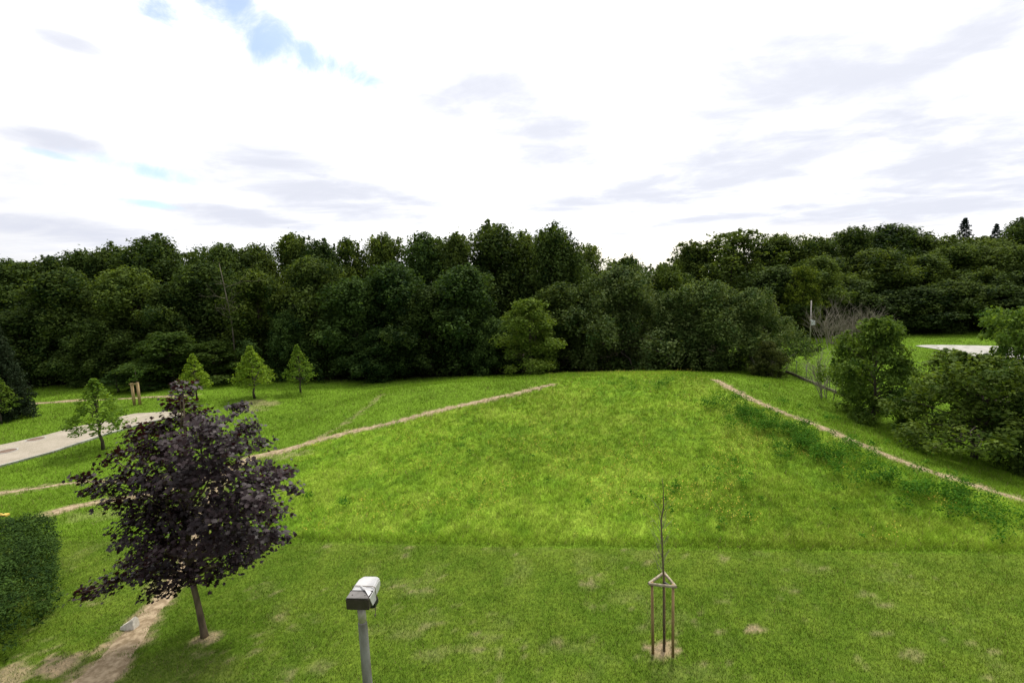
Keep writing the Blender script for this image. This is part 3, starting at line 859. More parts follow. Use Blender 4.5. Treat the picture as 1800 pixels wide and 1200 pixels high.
forest(1752, 392, 84, 98, 'tall_spruce', 'smaller ragged spruce right of the pointed one on the skyline', cat='conifer', group='conifers on the skyline')
forest(1803, 388, 80, 95, 'oval2', 'dark tree cut off by the right edge of the photo on the skyline', Dk)
# trees that stand out before the wood
W = 'whitebeams at the end of the meadow'
forest(1092, 470, 50, 185, 'silver0', 'large domed dark green whitebeam with pale leaf tips, nearest the acacia', (.9, .9, .9), 'tree', W)
forest(1180, 512, 49, 110, 'silver1', 'low whitebeam squeezed between the large domed one and the grey-topped one', (1, 1, .95), 'tree', W)
forest(1240, 494, 48, 150, 'silver1', 'round whitebeam with silvery top, second from the right', (1.1, 1.1, 1), 'tree', W)
forest(1322, 508, 46, 125, 'silver0', 'silvery whitebeam at the right end of the row above the brown bush', (1.25, 1.2, 1.2), 'tree', W)
forest(930, 526, 46, 100, 'light', 'light green feathery acacia standing before the dark wood', (.78, .78, .9), 'tree', None)
forest(294, 584, 47, 120, 'light', 'mid green bushy tree at the foot of the wood behind the new stakes', (.42, .46, .6), 'tree', None)
forest(372, 600, 47.5, 95, 'light', 'smaller mid green tree half hidden behind the bright lime', (.42, .46, .6), 'tree', None)
forest(1415, 468, 61, 60, 'airy', 'slender yellowish tree rising just behind the sign pole', (1.7, 1.55, .9), 'tree', None)

# far wood behind everything, one mass
r = np.random.default_rng(5); Vs = []; Fs = []; Ts = []; off = 0
for i in range(36):
    fx = -95 + i * 6.0 + r.uniform(-2, 2); fy = (71 if fx < 27 else 87) + r.uniform(-3, 5); p = PROTO['broad%d' % (i % 3)]
    me = p['crown']; nv = len(me.vertices); v = np.empty(nv * 3, np.float32); me.vertices.foreach_get('co', v); v = v.reshape(-1, 3)
    a = r.uniform(0, 6.28); notch = 13 < fx < 26; s = r.uniform(.9, 1.05); hs = r.uniform(.66, .74) if notch else r.uniform(.92, 1.0)
    Rm = np.array([[math.cos(a), -math.sin(a), 0], [math.sin(a), math.cos(a), 0], [0, 0, 1]])
    q = v @ Rm.T * np.array([s, s, hs]) + np.array([fx, fy, 0])
    Vs.append(q); Fs.append(np.arange(nv).reshape(-1, 4) + off); off += nv
    t = np.empty(nv // 4, np.float32); me.attributes['tone'].data.foreach_get('value', t); Ts.append(t)
tag(link('forest', np_mesh('forest', np.concatenate(Vs), np.concatenate(Fs), M['oak_leaf'], {'tone': np.concatenate(Ts)})), 'far wood filling the gaps behind the front trees', 'forest', kind='stuff')
# undergrowth added along the foot of the wood to darken it
uc = []
for i in range(230):
    t = i / 229; ux = -62 + 92 * t
    uy = 50.5 + random.uniform(-1.5, 2.5) - (2.5 if ux > 8 and ux < 22 else 0)
    rr = random.uniform(.5, 1.2); uc.append((ux, uy, tz(ux, uy) + rr * .4, rr))
for i in range(120):
    ux = 28 + i * .45; uy = 60.5 + random.uniform(-1, 3); rr = random.uniform(.5, 1.3); uc.append((ux, uy, tz(ux, uy) + rr * .5, rr))
V, F, T = clump_cloud(uc, 16, .3, 9)
o = tag(link('undergrowth', np_mesh('undergrowth', V, F, M['oak_leaf'], {'tone': T})), 'dark undergrowth added along the foot of the wood', 'undergrowth', kind='stuff'); o.color = (.75, .78, .8, 1)

# young limes on the left lawn
YL = 'young lime trees on the left lawn'
def lime(px, base, top, wpx, key, label, tint=(1, 1, 1)):
    g = ground_at(px, base); p = at_y(px, top, g[1]); dep = float(np.dot(p - EYE, fw))
    return plant(key, tuple(g), p[2] - g[2], wpx / FPX * dep, label, 'tree', YL, tint)
lime(181, 790, 664, 96, 'lime2', 'young conical lime beside the paved road, nearest of its kind', (.85, .95, .85))
lime(347, 706, 621, 56, 'lime1', 'bright yellow-green young lime half hidden by the purple maple', (1.3, 1.3, .9))
lime(448, 700, 607, 66, 'lime0', 'bright conical young lime above the bare earth patch', (1.25, 1.25, .95))
lime(529, 690, 605, 52, 'lime3', 'rightmost young lime with a long bare stem, at the edge of the wood', (1.0, 1.05, .95))
lime(2, 745, 650, 56, 'lime1', 'young lime cut off by the left edge of the photo', (.75, .78, .8))
g = ground_at(8, 725); p = at_y(8, 560, 36.0)
plant('spruce', (at_y(12, 700, 36)[0], 36.0, tz(at_y(12, 700, 36)[0], 36)), p[2] - tz(-30, 36), 84 / 900 * 37, 'grey-green dark spruce at the left edge behind a young lime', 'conifer', None, (1.35, 1.2, .8))
forest(202, 650, 44, 50, 'lime0', 'small dull green conical bush at the foot of the wood left of the stakes', (.26, .34, .5), 'bush', 'low bushes at the foot of the wood')
forest(262, 672, 44.5, 46, 'shrub', 'low dull green bush right of the new stakes', (.5, .6, .7), 'bush', 'low bushes at the foot of the wood')

# shrubs on the right
def shrub(px, base, top, wpx, key, label, tint, dpt=None):
    g = ground_at(px, base); p = at_y(px, top, g[1]); dep = float(np.dot(p - EYE, fw))
    return plant(key, tuple(g), p[2] - g[2], wpx / FPX * dep, label, 'shrub', 'shrubs below the right-hand path', tint)
shrub(1535, 738, 560, 165, 'shrub', 'upright dense shrub with several stems in the middle of the right bank', (1.0, 1.05, .9))
shrub(1712, 806, 622, 290, 'shrub_loose', 'large trailing shrub with olive layers at the right edge', (.98, .95, .85))
shrub(1800, 832, 690, 120, 'shrub', 'dark shrub cut off by the right edge below the trailing one', (.75, .78, .75))
shrub(1792, 748, 538, 205, 'shrub_loose', 'bright light green shrub rising behind the large trailing one', (1.3, 1.35, 1.2))
shrub(1350, 662, 600, 66, 'shrub', 'low brownish bush at the foot of the silvery whitebeam', (.62, .50, .62))
shrub(1354, 640, 586, 32, 'shrub', 'small light green bush above the brownish one', (.9, .95, .9))

# bare and dead plants
def branchy(b, p, d, L, r, depth, rr, spread=.6, n=3):
    p = Vector(p); d = Vector(d).normalized(); pts = [p]; q = p.copy(); dd = d.copy()
    for i in range(3):
        dd = (dd + Vector((rr.gauss(0, .12), rr.gauss(0, .12), rr.gauss(.03, .08)))).normalized(); q = q + dd * L / 3; pts.append(q.copy())
    b.tube(pts, [r, r * .85, r * .7, r * .5], 4 if depth < 2 else 5, cap=False)
    if depth > 0:
        for k in range(n):
            i = rr.choice((1, 2, 3)); s = pts[i]
            nd = (dd + Vector((rr.gauss(0, spread), rr.gauss(0, spread), rr.gauss(.1, spread * .6)))).normalized()
            branchy(b, s, nd, L * rr.uniform(.5, .8), r * .55, depth - 1, rr, spread, n)

def bare_bush(name, px, base, h, spread_r, stems, label, seed, mat='twig', r=.03, depth=3):
    g = ground_at(px, base); rr = random.Random(seed); b = MB()
    for i in range(stems):
        a = rr.uniform(0, 6.28); q = rr.uniform(0, .4) * spread_r
        branchy(b, (math.cos(a) * q, math.sin(a) * q, -.05), (math.cos(a) * .5 * spread_r / h, math.sin(a) * .5 * spread_r / h, 1), h * rr.uniform(.35, .6), r, depth, rr, .45)
    o = link(name, b.mesh(name, M[mat]), None, tuple(g))
    return tag(o, label, 'bush', 'bare bushes by the fence')
bare_bush('bare_bush', 1462, 604, 4.4, 3.6, 28, 'big leafless grey-brown bush beside the sign pole', 3, r=.045)
bare_bush('bare_bush', 1510, 604, 4.2, 3.0, 28, 'leafless grey bush merging into the right side of the big one', 13, r=.04)
bare_bush('bare_bush', 1452, 700, 3.4, 1.7, 10, 'nearly leafless twiggy bush below the fence beside the upright shrub', 4, r=.03)
bare_bush('bare_bush', 1352, 660, 2.2, 2.2, 16, 'brown twiggy thicket under the end of the whitebeam row', 5, r=.03)
# bleached dead tree within the wood, two parts: trunk and boughs
b = MB(); rr = random.Random(8)
px0 = at_y(405, 560, 49.2); gz0 = tz(px0[0], 49.2)
H = at_y(395, 462, 49.2)[2] - gz0
t = thing('dead_tree', (px0[0], 49.2, gz0), 'bleached bare dead tree with pale forked trunk inside the left wood', 'tree')
b.tube([(0, 0, -.2), (.1, 0, H * .5), (-.25, 0, H * .8), (-.5, 0, H)], [.085, .065, .05, .02], 6)
link('trunk', b.mesh('trunk', M['dead_wood'], True), t)
b = MB()
for k in range(9):
    z = H * rr.uniform(.5, .95); s = rr.choice((-1, 1))
    branchy(b, (-.1, 0, z), (s, rr.gauss(0, .4), .25), rr.uniform(1, 1.9), .028, 2, rr, .5, 2)
link('crown', b.mesh('crown', M['dead_wood']), t)
# twigs above the notch
p0 = at_y(1122, 430, 64); gz0 = tz(p0[0], 64); b = MB(); H = p0[2] - gz0
b.tube([(0, 0, -.2), (.1, 0, H * .6), (0, 0, H * .85)], [.13, .1, .06], 6)
for k in range(7): branchy(b, (0, 0, H * rr.uniform(.6, .82)), (rr.gauss(0, .5), rr.gauss(0, .3), 1), H * .12, .04, 2, rr, .4, 2)
tag(link('bare_tree', b.mesh('bare_tree', M['dead_wood']), None, (p0[0], 64, gz0)), 'bare twiggy treetop poking above the light domed tree in the sky notch', 'tree')

# ------------------------------------------------------------------ purple maple
mb = ground_at(360, 1118)
LEAF = np.array([(0, -.5), (.10, -.30), (.42, -.34), (.30, -.12), (.52, .10), (.26, .12), (.22, .34), (.09, .26), (0, .56), (-.09, .26), (-.22, .34), (-.26, .12), (-.52, .10), (-.30, -.12), (-.42, -.34), (-.10, -.30)])
MC = [(322, 683, 20), (316, 712, 30), (345, 732, 34), (300, 745, 34), (372, 748, 34), (258, 757, 30), (235, 768, 18), (420, 716, 18), (440, 748, 20), (330, 778, 50), (398, 785, 42), (282, 792, 44), (455, 778, 16), (240, 803, 34), (198, 802, 20),
      (360, 832, 58), (300, 842, 58), (420, 842, 48), (240, 842, 38), (188, 848, 26), (145, 840, 15), (166, 862, 15), (468, 838, 32), (505, 830, 20), (515, 858, 10), (262, 892, 48), (320, 902, 60), (390, 902, 58), (450, 882, 48), (490, 902, 22), (222, 932, 32), (482, 950, 24),
      (440, 942, 48), (370, 962, 56), (300, 962, 58), (252, 962, 38), (412, 985, 30), (330, 1008, 36), (272, 1000, 42), (222, 1000, 32), (202, 1020, 26), (165, 1035, 22), (143, 1042, 13), (240, 1032, 24), (376, 1010, 26), (268, 1042, 13), (300, 1032, 16), (440, 972, 22), (205, 880, 22)]
rr = random.Random(17); mcl = []
for px, py, pr in MC:
    env = 1.25 * math.sin(math.pi * min(.97, max(.06, (py - 655) / 420)))
    frac = min(1, abs(px - 330) / 190.0)
    dy = rr.uniform(-1, 1) * env * math.sqrt(max(.05, 1 - frac * frac))
    P = at_y(px, py, mb[1] + dy); R = pr / FPX * 12.6
    mcl.append((P[0] - mb[0], P[1] - mb[1], P[2] - mb[2], R * .95))
    if rr.random() < .1: mcl.pop()
    if pr > 40 and rr.random() < .85:
        P = at_y(px + rr.uniform(-10, 10), py + rr.uniform(-10, 10), mb[1] - dy * .8); mcl.append((P[0] - mb[0], P[1] - mb[1], P[2] - mb[2], R * .8))
maple = thing('purple_maple', tuple(mb), 'dark purple-leaved maple standing on the lawn beside the dirt path', 'tree')
Ps, Ns, Ts = [], [], []
r = np.random.default_rng(77)
for cx, cy, cz, cr in mcl:
    n = int(62 + 860 * cr * cr)
    # leaves hang in small sprays
    ns = max(6, n // 9); d = r.normal(size=(ns, 3)); d /= np.linalg.norm(d, axis=1)[:, None]
    c = np.array([cx, cy, cz]) + d * (cr * r.random(ns) ** .45)[:, None] * np.array([1.06, 1.06, .62])
    k = r.integers(0, ns, n)
    P = c[k] + r.normal(size=(n, 3)) * np.array([.10, .10, .06])
    out = (P - np.array([0, 0, cz])) * np.array([1, 1, 0]); out /= np.linalg.norm(out, axis=1)[:, None] + .3
    Ps.append(P); Ns.append(out * .55 + np.array([0, 0, .8]) + r.normal(size=(n, 3)) * .42); Ts.append(np.clip(r.normal(.4, .15) + r.normal(0, .22, n), 0, 1))
P = np.concatenate(Ps); N = np.concatenate(Ns); T = np.concatenate(Ts); n = len(P)
N /= np.linalg.norm(N, axis=1)[:, None]
t = P * np.array([1, 1, 0]); t /= np.linalg.norm(t, axis=1)[:, None] + .2; t = t + r.normal(size=(n, 3)) * .5; t[:, 2] -= .6
t -= N * (t * N).sum(1)[:, None]; t /= np.linalg.norm(t, axis=1)[:, None]; bb = np.cross(N, t)
s = (.113 * r.uniform(.6, 1.3, n))[:, None]
ring = [P + bb * s * a + t * s * q - N * s * (.35 * abs(a) ** 1.3 + .10 * max(q, 0)) for a, q in LEAF]
V = np.stack(ring, 1).reshape(-1, 3); F = np.arange(16 * n).reshape(-1, 16)
link('crown', np_mesh('crown', V, F, M['maple_leaf'], {'tone': T}), maple)
b = MB(); H = 6.3
tp = [(0, 0, -.1), (-.02, 0, .25), (-.09, .02, .9), (-.16, 0, 1.7), (-.12, .05, 2.8), (.0, .05, 3.9), (.10, .02, 5.0), (.2, 0, 6.2)]
b.tube(tp, [.10, .078, .069, .064, .054, .042, .03, .012], 10)
for c in mcl:
    z0 = max(1.55, min(5.6, c[2] * .72 - .05)); i = max(k for k in range(len(tp) - 1) if tp[k][2] <= z0)
    f = (z0 - tp[i][2]) / (tp[i + 1][2] - tp[i][2]); p = [tp[i][k] * (1 - f) + tp[i + 1][k] * f for k in range(3)]
    b.tube(limb_path(p, c[:3], rr, .05, 6), [.032 - .005 * k for k in range(6)], 5, cap=False)
link('trunk', b.mesh('trunk', M['maple_bark'], True), maple)

# ------------------------------------------------------------------ yew hedge, stone, yellow rail
hA = [ground_at(108, 985), ground_at(60, 1105), ground_at(-150, 1140), ground_at(-170, 985)]
hb = at_z(100, 905, 1.15)
hc = []
rr = random.Random(31)
base_a = ground_at(112, 1010)[:2]; 
top_pts = [at_z(88, 908, 1.2)[:2], at_z(82, 1000, 1.15)[:2], at_z(44, 1062, 1.05)[:2], at_z(-12, 1096, 1.0)[:2], at_z(-260, 1110, 1.05)[:2], at_z(-260, 905, 1.25)[:2]]
TP = np.array(top_pts); lo = TP.min(0); hi = TP.max(0)
org = TP.mean(0)
while len(hc) < 520:
    x = rr.uniform(lo[0], hi[0]); y = rr.uniform(lo[1], hi[1])
    if not in_poly([x], [y], TP)[0]: continue
    zt = 1.05 + .18 * float(vnoise([x * 1.4], [y * 1.4], 8)[0])
    z = zt if rr.random() < .72 else rr.uniform(.15, 1.0)
    hc.append((x - org[0], y - org[1], z - .08, rr.uniform(.16, .34)))
n_e = len(TP)
for i in range(n_e):
    a, c = TP[i], TP[(i + 1) % n_e]; L = np.linalg.norm(c - a)
    for k in range(int(L * 9)):
        q = a + (c - a) * rr.random(); hc.append((q[0] - org[0], q[1] - org[1], rr.uniform(.1, 1.1), rr.uniform(.14, .24)))
V, F, T = clump_cloud(hc, 270, .085, 33, .9, .5, .5, .8, .4, .3)
hedge = thing('yew_hedge', (org[0], org[1], tz(*org)), 'clipped dark green yew hedge at the lower left edge', 'hedge')
link('foliage', np_mesh('foliage', V, F, M['yew_leaf'], {'tone': T}), hedge)
k = 0
while k < 10:
    x = rr.uniform(lo[0], hi[0]); y = rr.uniform(lo[1], hi[1])
    if in_poly([x], [y], TP)[0]:
        k += 1; b = MB(); branchy(b, (x - org[0], y - org[1], -.05), (rr.gauss(0, .2), rr.gauss(0, .2), 1), .55, .02, 0, rr, .5, 2)
        link('stem', b.mesh('stem', M['bark']), hedge)
# pale stone
g = ground_at(228, 1103)
b = MB(); b.hull([[(-.24, -.07, -.05), (.19, -.13, -.05), (.22, .08, -.05), (-.02, .16, -.05)], [(-.20, -.05, .06), (.18, -.11, .12), (.21, .07, .2), (.02, .13, .15)], [(-.05, -.01, .12), (.12, -.05, .23), (.17, .03, .29), (.07, .07, .22)]])
tag(link('stone', b.mesh('stone', M['stone'], bevel=.012), None, tuple(g + np.array([0, 0, .02]))), 'pale angular stone lying at the edge of the dirt path', 'stone')
# yellow rail
pa = at_z(-60, 906, .95); pb = at_z(14, 904.5, .95)
pg = (pa + pb) / 2
tr = thing('yellow_bar', (pa[0], pa[1], 0), 'narrow yellow bar poking past the left edge behind the yew hedge', 'bar')
b = MB(); d = Vector(pb - pa); ang = math.atan2(d.y, d.x); b.box((d.x / 2, d.y / 2, .95), (d.length, .16, .07), Matrix.Rotation(ang, 3, 'Z')); link('rail', b.mesh('rail', M['yellow'], bevel=.01), tr)
b = MB(); b.box((d.x * .55, d.y * .55, .45), (.1, .1, .92)); link('post', b.mesh('post', M['new_stake']), tr)

# ------------------------------------------------------------------ manhole covers
def manhole(px, py, label, R):
    g = ground_at(px, py); t = thing('manhole_cover', (g[0], g[1], g[2] + .05), label, 'manhole cover', 'manhole covers in the road')
    b = MB(); b.tube([(0, 0, -.02), (0, 0, .012)], [R * .84, R * .84], 28); link('lid', b.mesh('lid', M['iron']), t)
    b = MB(); n = 28; secs = [[(math.cos(6.2832 * k / n) * q, math.sin(6.2832 * k / n) * q, z) for k in range(n)] for q, z in ((R * .86, -.02), (R, -.02), (R, .016), (R * .86, .016))]
    s0 = len(b.v)
    for sec in secs: b.v += sec
    for i in range(4):
        for k in range(n): b.f.append((i * n + k, i * n + (k + 1) % n, ((i + 1) % 4) * n + (k + 1) % n, ((i + 1) % 4) * n + k))
    link('rim', b.mesh('rim', M['concrete']), t)
manhole(12, 794, 'round iron manhole cover nearest the left edge of the paved road', .5)
manhole(63, 773, 'round iron manhole cover farther along, against the grass side of the road', .5)

# ------------------------------------------------------------------ new tree stakes with sapling behind
g = ground_at(242, 711)
st = thing('tree_stake', (g[0], g[1], g[2]), 'pair of new tan timber posts joined by a short cross bar', 'tree stake', rz=.15)
HP = at_y(242, 672, g[1])[2] - g[2]
for s in (-.17, .17):
    b = MB(); b.tube([(s, -.1 * (s < 0), -.1), (s, -.1 * (s < 0), HP)], [.10, .10], 10); link('post', b.mesh('post', M['new_stake'], True), st)
b = MB(); b.box((0, -.225, HP - .06), (.58, .04, .10)); link('cross_bar', b.mesh('cross_bar', M['new_stake']), st)
p = at_y(240, 650, g[1] + .15)
cl = [(rr.gauss(0, .16), rr.gauss(0, .16), HP + .05 + rr.random() * (p[2] - g[2] - HP), rr.uniform(.1, .2)) for _ in range(16)]
sp = thing('sapling', (g[0], g[1] + .2, g[2]), 'thin dark leafy sapling tied behind the new tan posts', 'sapling')
V, F, T = clump_cloud(cl, 110, .1, 41); o = link('crown', np_mesh('crown', V, F, M['bush_leaf'], {'tone': T}), sp); o.color = (.6, .75, .7, 1)
b = MB(); b.tube([(0, 0, -.1), (0, 0, p[2] - g[2])], [.03, .012], 6); link('trunk', b.mesh('trunk', M['bark'], True), sp)

# ------------------------------------------------------------------ staked bare sapling in the foreground
tops = [at_z(1146, 1020, 1.74), at_z(1183, 1024, 1.74), at_z(1167, 1005, 1.74)]
cen = sum(tops) / 3; cen[2] = tz(cen[0], cen[1])
gd = thing('tree_guard', tuple(cen), 'three brown stakes joined by a pale triangle of rails round the bare sapling', 'tree guard')
feet = []
for i, p in enumerate(tops):
    q = Vector((p[0] - cen[0], p[1] - cen[1], 0)); feet.append(q)
    b = MB(); b.tube([(q.x * .96, q.y * .96, -.1), (q.x * .98, q.y * .98, .9), (q.x, q.y, 1.73)], [.034, .033, .031], 8); link('stake', b.mesh('stake', M['stake'], True), gd)
for i in range(3):
    a, c = feet[i], feet[(i + 1) % 3]; dd = (c - a).normalized() * .07; off = Vector((a.y - c.y, c.x - a.x, 0)).normalized() * -.036
    b = MB(); z = 1.70 + i * .004
    sec = [[(p + off + Vector((0, 0, z)) + Vector((-dd.y, dd.x, 0)).normalized() * (.028 * math.cos(k)) + Vector((0, 0, .036 * math.sin(k)))) for k in [j * math.pi / 4 for j in range(8)]] for p in (a - dd, c + dd)]
    b.hull(sec); link('rail', b.mesh('rail', M['rail']), gd)
sg = ground_at(1169, 1146)
sp = thing('bare_sapling', (cen[0] + .02, cen[1] + .0, cen[2]), 'bare reddish sapling held between three stakes on the lawn', 'sapling')
b = MB()
def spx(px, py): p = at_y(px, py, cen[1]); return (p[0] - sp.location[0], 0, p[2] - cen[2])
tr = [(0, 0, -.08), (.0, .02, .9), spx(1166.5, 1010), spx(1164, 960), spx(1162, 915), spx(1166.5, 890), spx(1166, 860), spx(1164, 838)]
b.tube(tr, [.030, .026, .022, .019, .016, .012, .007, .003], 7)
link('trunk', b.mesh('trunk', M['maple_bark'], True), sp)
r2 = random.Random(4); b = MB()
for k in range(30):
    z = r2.uniform(1.75, 3.3); a = r2.uniform(0, 6.28)
    i = max(j for j in range(len(tr) - 1) if tr[j][2] <= z); f = (z - tr[i][2]) / (tr[i + 1][2] - tr[i][2])
    p = [tr[i][j] * (1 - f) + tr[i + 1][j] * f for j in range(3)]
    branchy(b, p, (math.cos(a) * .55, math.sin(a) * .55, 1), r2.uniform(.25, .5), .0045, 1, r2, .35, 2)
branchy(b, spx(1160, 1004), (-.5, -.1, 1), .38, .007, 1, r2, .3, 2)
link('twigs', b.mesh('twigs', M['twig']), sp)
b = MB(); b.tube([(p.x * .85, p.y * .85, 1.66) for p in (feet[1],)] + [(.02, 0, 1.665), (feet[2].x * .8, feet[2].y * .8, 1.67)], [.022, .03, .022], 6)
tag(link('tree_tie', b.mesh('tree_tie', M['strap']), None, tuple(cen)), 'black strap tying the bare sapling to its stakes', 'strap')

# ------------------------------------------------------------------ lamp post
LZ = 0.0
def head_pts(z):
    return [at_z(607, 1052, z), at_z(647, 1053, z), at_z(671, 1012, z), at_z(636, 1010, z)]
lo_, hi_ = 4.0, 7.8
for _ in range(40):
    zz = (lo_ + hi_) / 2; q = head_pts(zz)
    if np.linalg.norm(q[1] - q[0]) > .215: lo_ = zz
    else: hi_ = zz
q = head_pts(zz); front = (q[0] + q[1]) / 2; back = (q[2] + q[3]) / 2
ax = Vector(back - front); LEN = ax.length; ang = math.atan2(ax.y, ax.x) - math.pi / 2
print('LAMP', zz, LEN, np.linalg.norm(q[2] - q[3]), math.degrees(ang), front)
Wd = .215
lampo = thing('street_lamp', (front[0], front[1], 0), 'street lamp on a grey steel pole with white cover and dark brown box', 'street lamp', rz=ang)
# local frame: +y runs away along the head, z up
zt = zz
def sect(y, w, z0, z1, ch=.3):
    h = w / 2; c = min(h, z1 - z0) * ch
    return [(-h, y, z0), (h, y, z0), (h, y, z1 - c), (h - c, y, z1), (-h + c, y, z1), (-h, y, z1 - c)]
b = MB(); b.box((0, .055, zt - .055), (Wd, .11, .108)); link('housing', b.mesh('housing', M['housing'], bevel=.006), lampo)
b = MB(); b.box((0, .06, zt + .004), (Wd - .012, .115, .007)); link('housing_lid', b.mesh('housing_lid', M['housing_top'], bevel=.002), lampo)
b = MB(); b.hull([sect(.115, Wd * .97, zt - .10, zt + .006, .14), sect(.2, Wd * .97, zt - .10, zt + .018, .16), sect(LEN * .75, Wd * .93, zt - .095, zt + .022, .2), sect(LEN * .93, Wd * .85, zt - .085, zt + .008, .3), sect(LEN, Wd * .72, zt - .07, zt - .02, .4)])
link('cover', b.mesh('cover', M['cover'], bevel=.008), lampo)
b = MB(); b.hull([sect(LEN * .55, Wd * .9, zt - .118, zt - .101, .1), sect(LEN * .98, Wd * .6, zt - .115, zt - .09, .1)]); link('underside', b.mesh('underside', M['cover']), lampo)
b = MB(); b.box((.02, .16, zt - .135), (Wd * .92, .10, .066)); link('mounting_block', b.mesh('mounting_block', M['black'], bevel=.008), lampo)
b = MB(); b.tube([(-.06, .05, zt + .004), (-.06, .05, zt + .013)], [.007, .006], 8); link('bolt', b.mesh('bolt', M['steel']), lampo)
b = MB(); b.tube([(.06, .05, zt + .004), (.06, .05, zt + .013)], [.007, .006], 8); link('bolt', b.mesh('bolt', M['steel']), lampo)
b = MB(); b.box((0, .1135, zt - .046), (Wd + .006, .010, .112)); link('seal', b.mesh('seal', M['black'], bevel=.002), lampo)
# loose flap of wrapping
b = MB(); b.hull([[(-.03, .165, zt + .024), (-.026, .168, zt + .026), (-.03, .17, zt + .022)], [(.04, .10, zt + .03), (.05, .12, zt + .036), (.04, .13, zt + .022)], [(Wd * .47, .03, zt + .012), (Wd * .5, .09, zt + .014), (Wd * .47, .10, zt + .002)]]); link('wrapping_flap', b.mesh('wrapping_flap', M['cover']), lampo)
b = MB(); b.hull([[(Wd * .5 + .001, .02, zt - .0), (Wd * .5 + .007, .02, zt - .0), (Wd * .5 + .007, .15, zt + .0), (Wd * .5 + .001, .15, zt + .0)], [(Wd * .5 + .001, .075, zt - .11), (Wd * .5 + .008, .075, zt - .11), (Wd * .5 + .008, .16, zt - .12), (Wd * .5 + .001, .16, zt - .12)]]); link('wrapping_side', b.mesh('wrapping_side', M['cover']), lampo)
b = MB(); hw = Wd * .49
b.tube([(-hw - .004, .17, zt - .09), (-hw - .004, .17, zt + .012), (-hw + .012, .17, zt + .021), (hw - .012, .165, zt + .021), (hw + .006, .163, zt + .01), (hw + .010, .17, zt - .08), (hw + .006, .15, zt - .14), (hw + .006, .13, zt - .22), (hw + .004, .13, zt - .25)], .0035, 5)
b.tube([(hw + .004, .13, zt - .235), (hw - .004, .13, zt - .262)], [.008, .006], 6)
link('cord', b.mesh('cord', M['cord']), lampo)
pxy = (.003, .075)
ct = zt - .11
b = MB(); b.tube([(*pxy, ct), (*pxy, ct - .16)], [.037, .037], 16); link('spigot', b.mesh('spigot', M['steel_rust'], True), lampo)
b = MB(); b.tube([(*pxy, ct - .16), (*pxy, ct - .175), (*pxy, 2.2), (*pxy, 1.0), (*pxy, -.2)], [.037, .042, .055, .065, .068], 16); link('pole', b.mesh('pole', M['steel'], True), lampo)

# ------------------------------------------------------------------ sign pole, fence on the right
g = ground_at(1424, 604); p = at_y(1428, 528, g[1]); H = p[2] - g[2]
t = thing('sign_pole', tuple(g), 'slim pale pole carrying a small white plate before the right wood', 'pole')
b = MB(); b.tube([(0, 0, -.2), (0, 0, H)], [.075, .055], 8); link('pole', b.mesh('pole', M['steel_rust'], True), t)
b = MB(); z = at_y(1427, 567, g[1])[2] - g[2]; b.box((.22, -.09, z), (.42, .03, .5)); link('plate', b.mesh('plate', M['sign']), t)
b = MB(); b.box((.0, -.075, z + .3), (.26, .03, .1)); link('bracket', b.mesh('bracket', M['sign']), t)
fa = ground_at(1383, 655); fb = ground_at(1452, 684); fe = fb + (fb - fa) * .6; fe[2] = tz(fe[0], fe[1])
fo = thing('wire_fence', tuple(fa), 'low wire fence with a pale base board beside the brown bush', 'fence')
N = 7; P_ = [np.array([fa[0] + (fe[0] - fa[0]) * i / (N - 1), fa[1] + (fe[1] - fa[1]) * i / (N - 1)]) for i in range(N)]
Z_ = [tz(*q) for q in P_]
rel = [Vector((q[0] - fa[0], q[1] - fa[1], z - fa[2])) for q, z in zip(P_, Z_)]
for q in rel:
    b = MB(); b.tube([q + Vector((0, 0, -.1)), q + Vector((0, 0, 1.35))], .03, 6); link('post', b.mesh('post', M['wire'], True), fo)
b = MB()
for k in range(5):
    for i in range(N - 1): b.tube([rel[i] + Vector((0, 0, .3 + .24 * k)), rel[i + 1] + Vector((0, 0, .3 + .24 * k))], .006, 4)
for i in range(N - 1):
    for k in range(1, 8):
        q = rel[i].lerp(rel[i + 1], k / 8); b.tube([q + Vector((0, 0, .3)), q + Vector((0, 0, 1.28))], .005, 4)
link('wire_mesh', b.mesh('wire_mesh', M['wire']), fo)
b = MB()
for i in range(N - 1):
    a, c = rel[i], rel[i + 1]; dd = c - a; nn = Vector((-dd.y, dd.x, 0)).normalized() * .04
    o_ = Vector((0, 0, .22)); l_ = Vector((0, 0, -.05)); sh = Vector((nn.x, nn.y, 0)) * -1.9
    b.hull([[p + sh - nn + l_, p + sh + nn + l_, p + sh + nn + o_, p + sh - nn + o_] for p in (a, c)])
link('base_board', b.mesh('base_board', M['dead_wood']), fo)

# ------------------------------------------------------------------ sky, sun
SUN_EL, SUN_AZ = RAD(56), RAD(24)       # azimuth clockwise from +Y (ahead, a little to the right)
world = bpy.data.worlds.new('World'); SC.world = world; world.use_nodes = True
nt = NT(world.node_tree); nt.n.clear()
out = nt.new('ShaderNodeOutputWorld')
tc = nt.new('ShaderNodeTexCoord'); DIR = tc.outputs['Generated']
sky = nt.new('ShaderNodeTexSky', sky_type='NISHITA'); sky.sun_disc = False; sky.sun_elevation = SUN_EL; sky.sun_rotation = SUN_AZ; sky.ozone_density = 1.0; sky.dust_density = .3
sep = nt.new('ShaderNodeSeparateXYZ'); nt.l.new(DIR, sep.inputs[0])
zz_ = nt.math('ADD', nt.math('MAXIMUM', sep.outputs[2], 0.0), .10)
cmb = nt.new('ShaderNodeCombineXYZ')
nt.l.new(nt.math('DIVIDE', sep.outputs[0], zz_), cmb.inputs[0]); nt.l.new(nt.math('DIVIDE', sep.outputs[1], zz_), cmb.inputs[1])
PL = cmb.outputs[0]
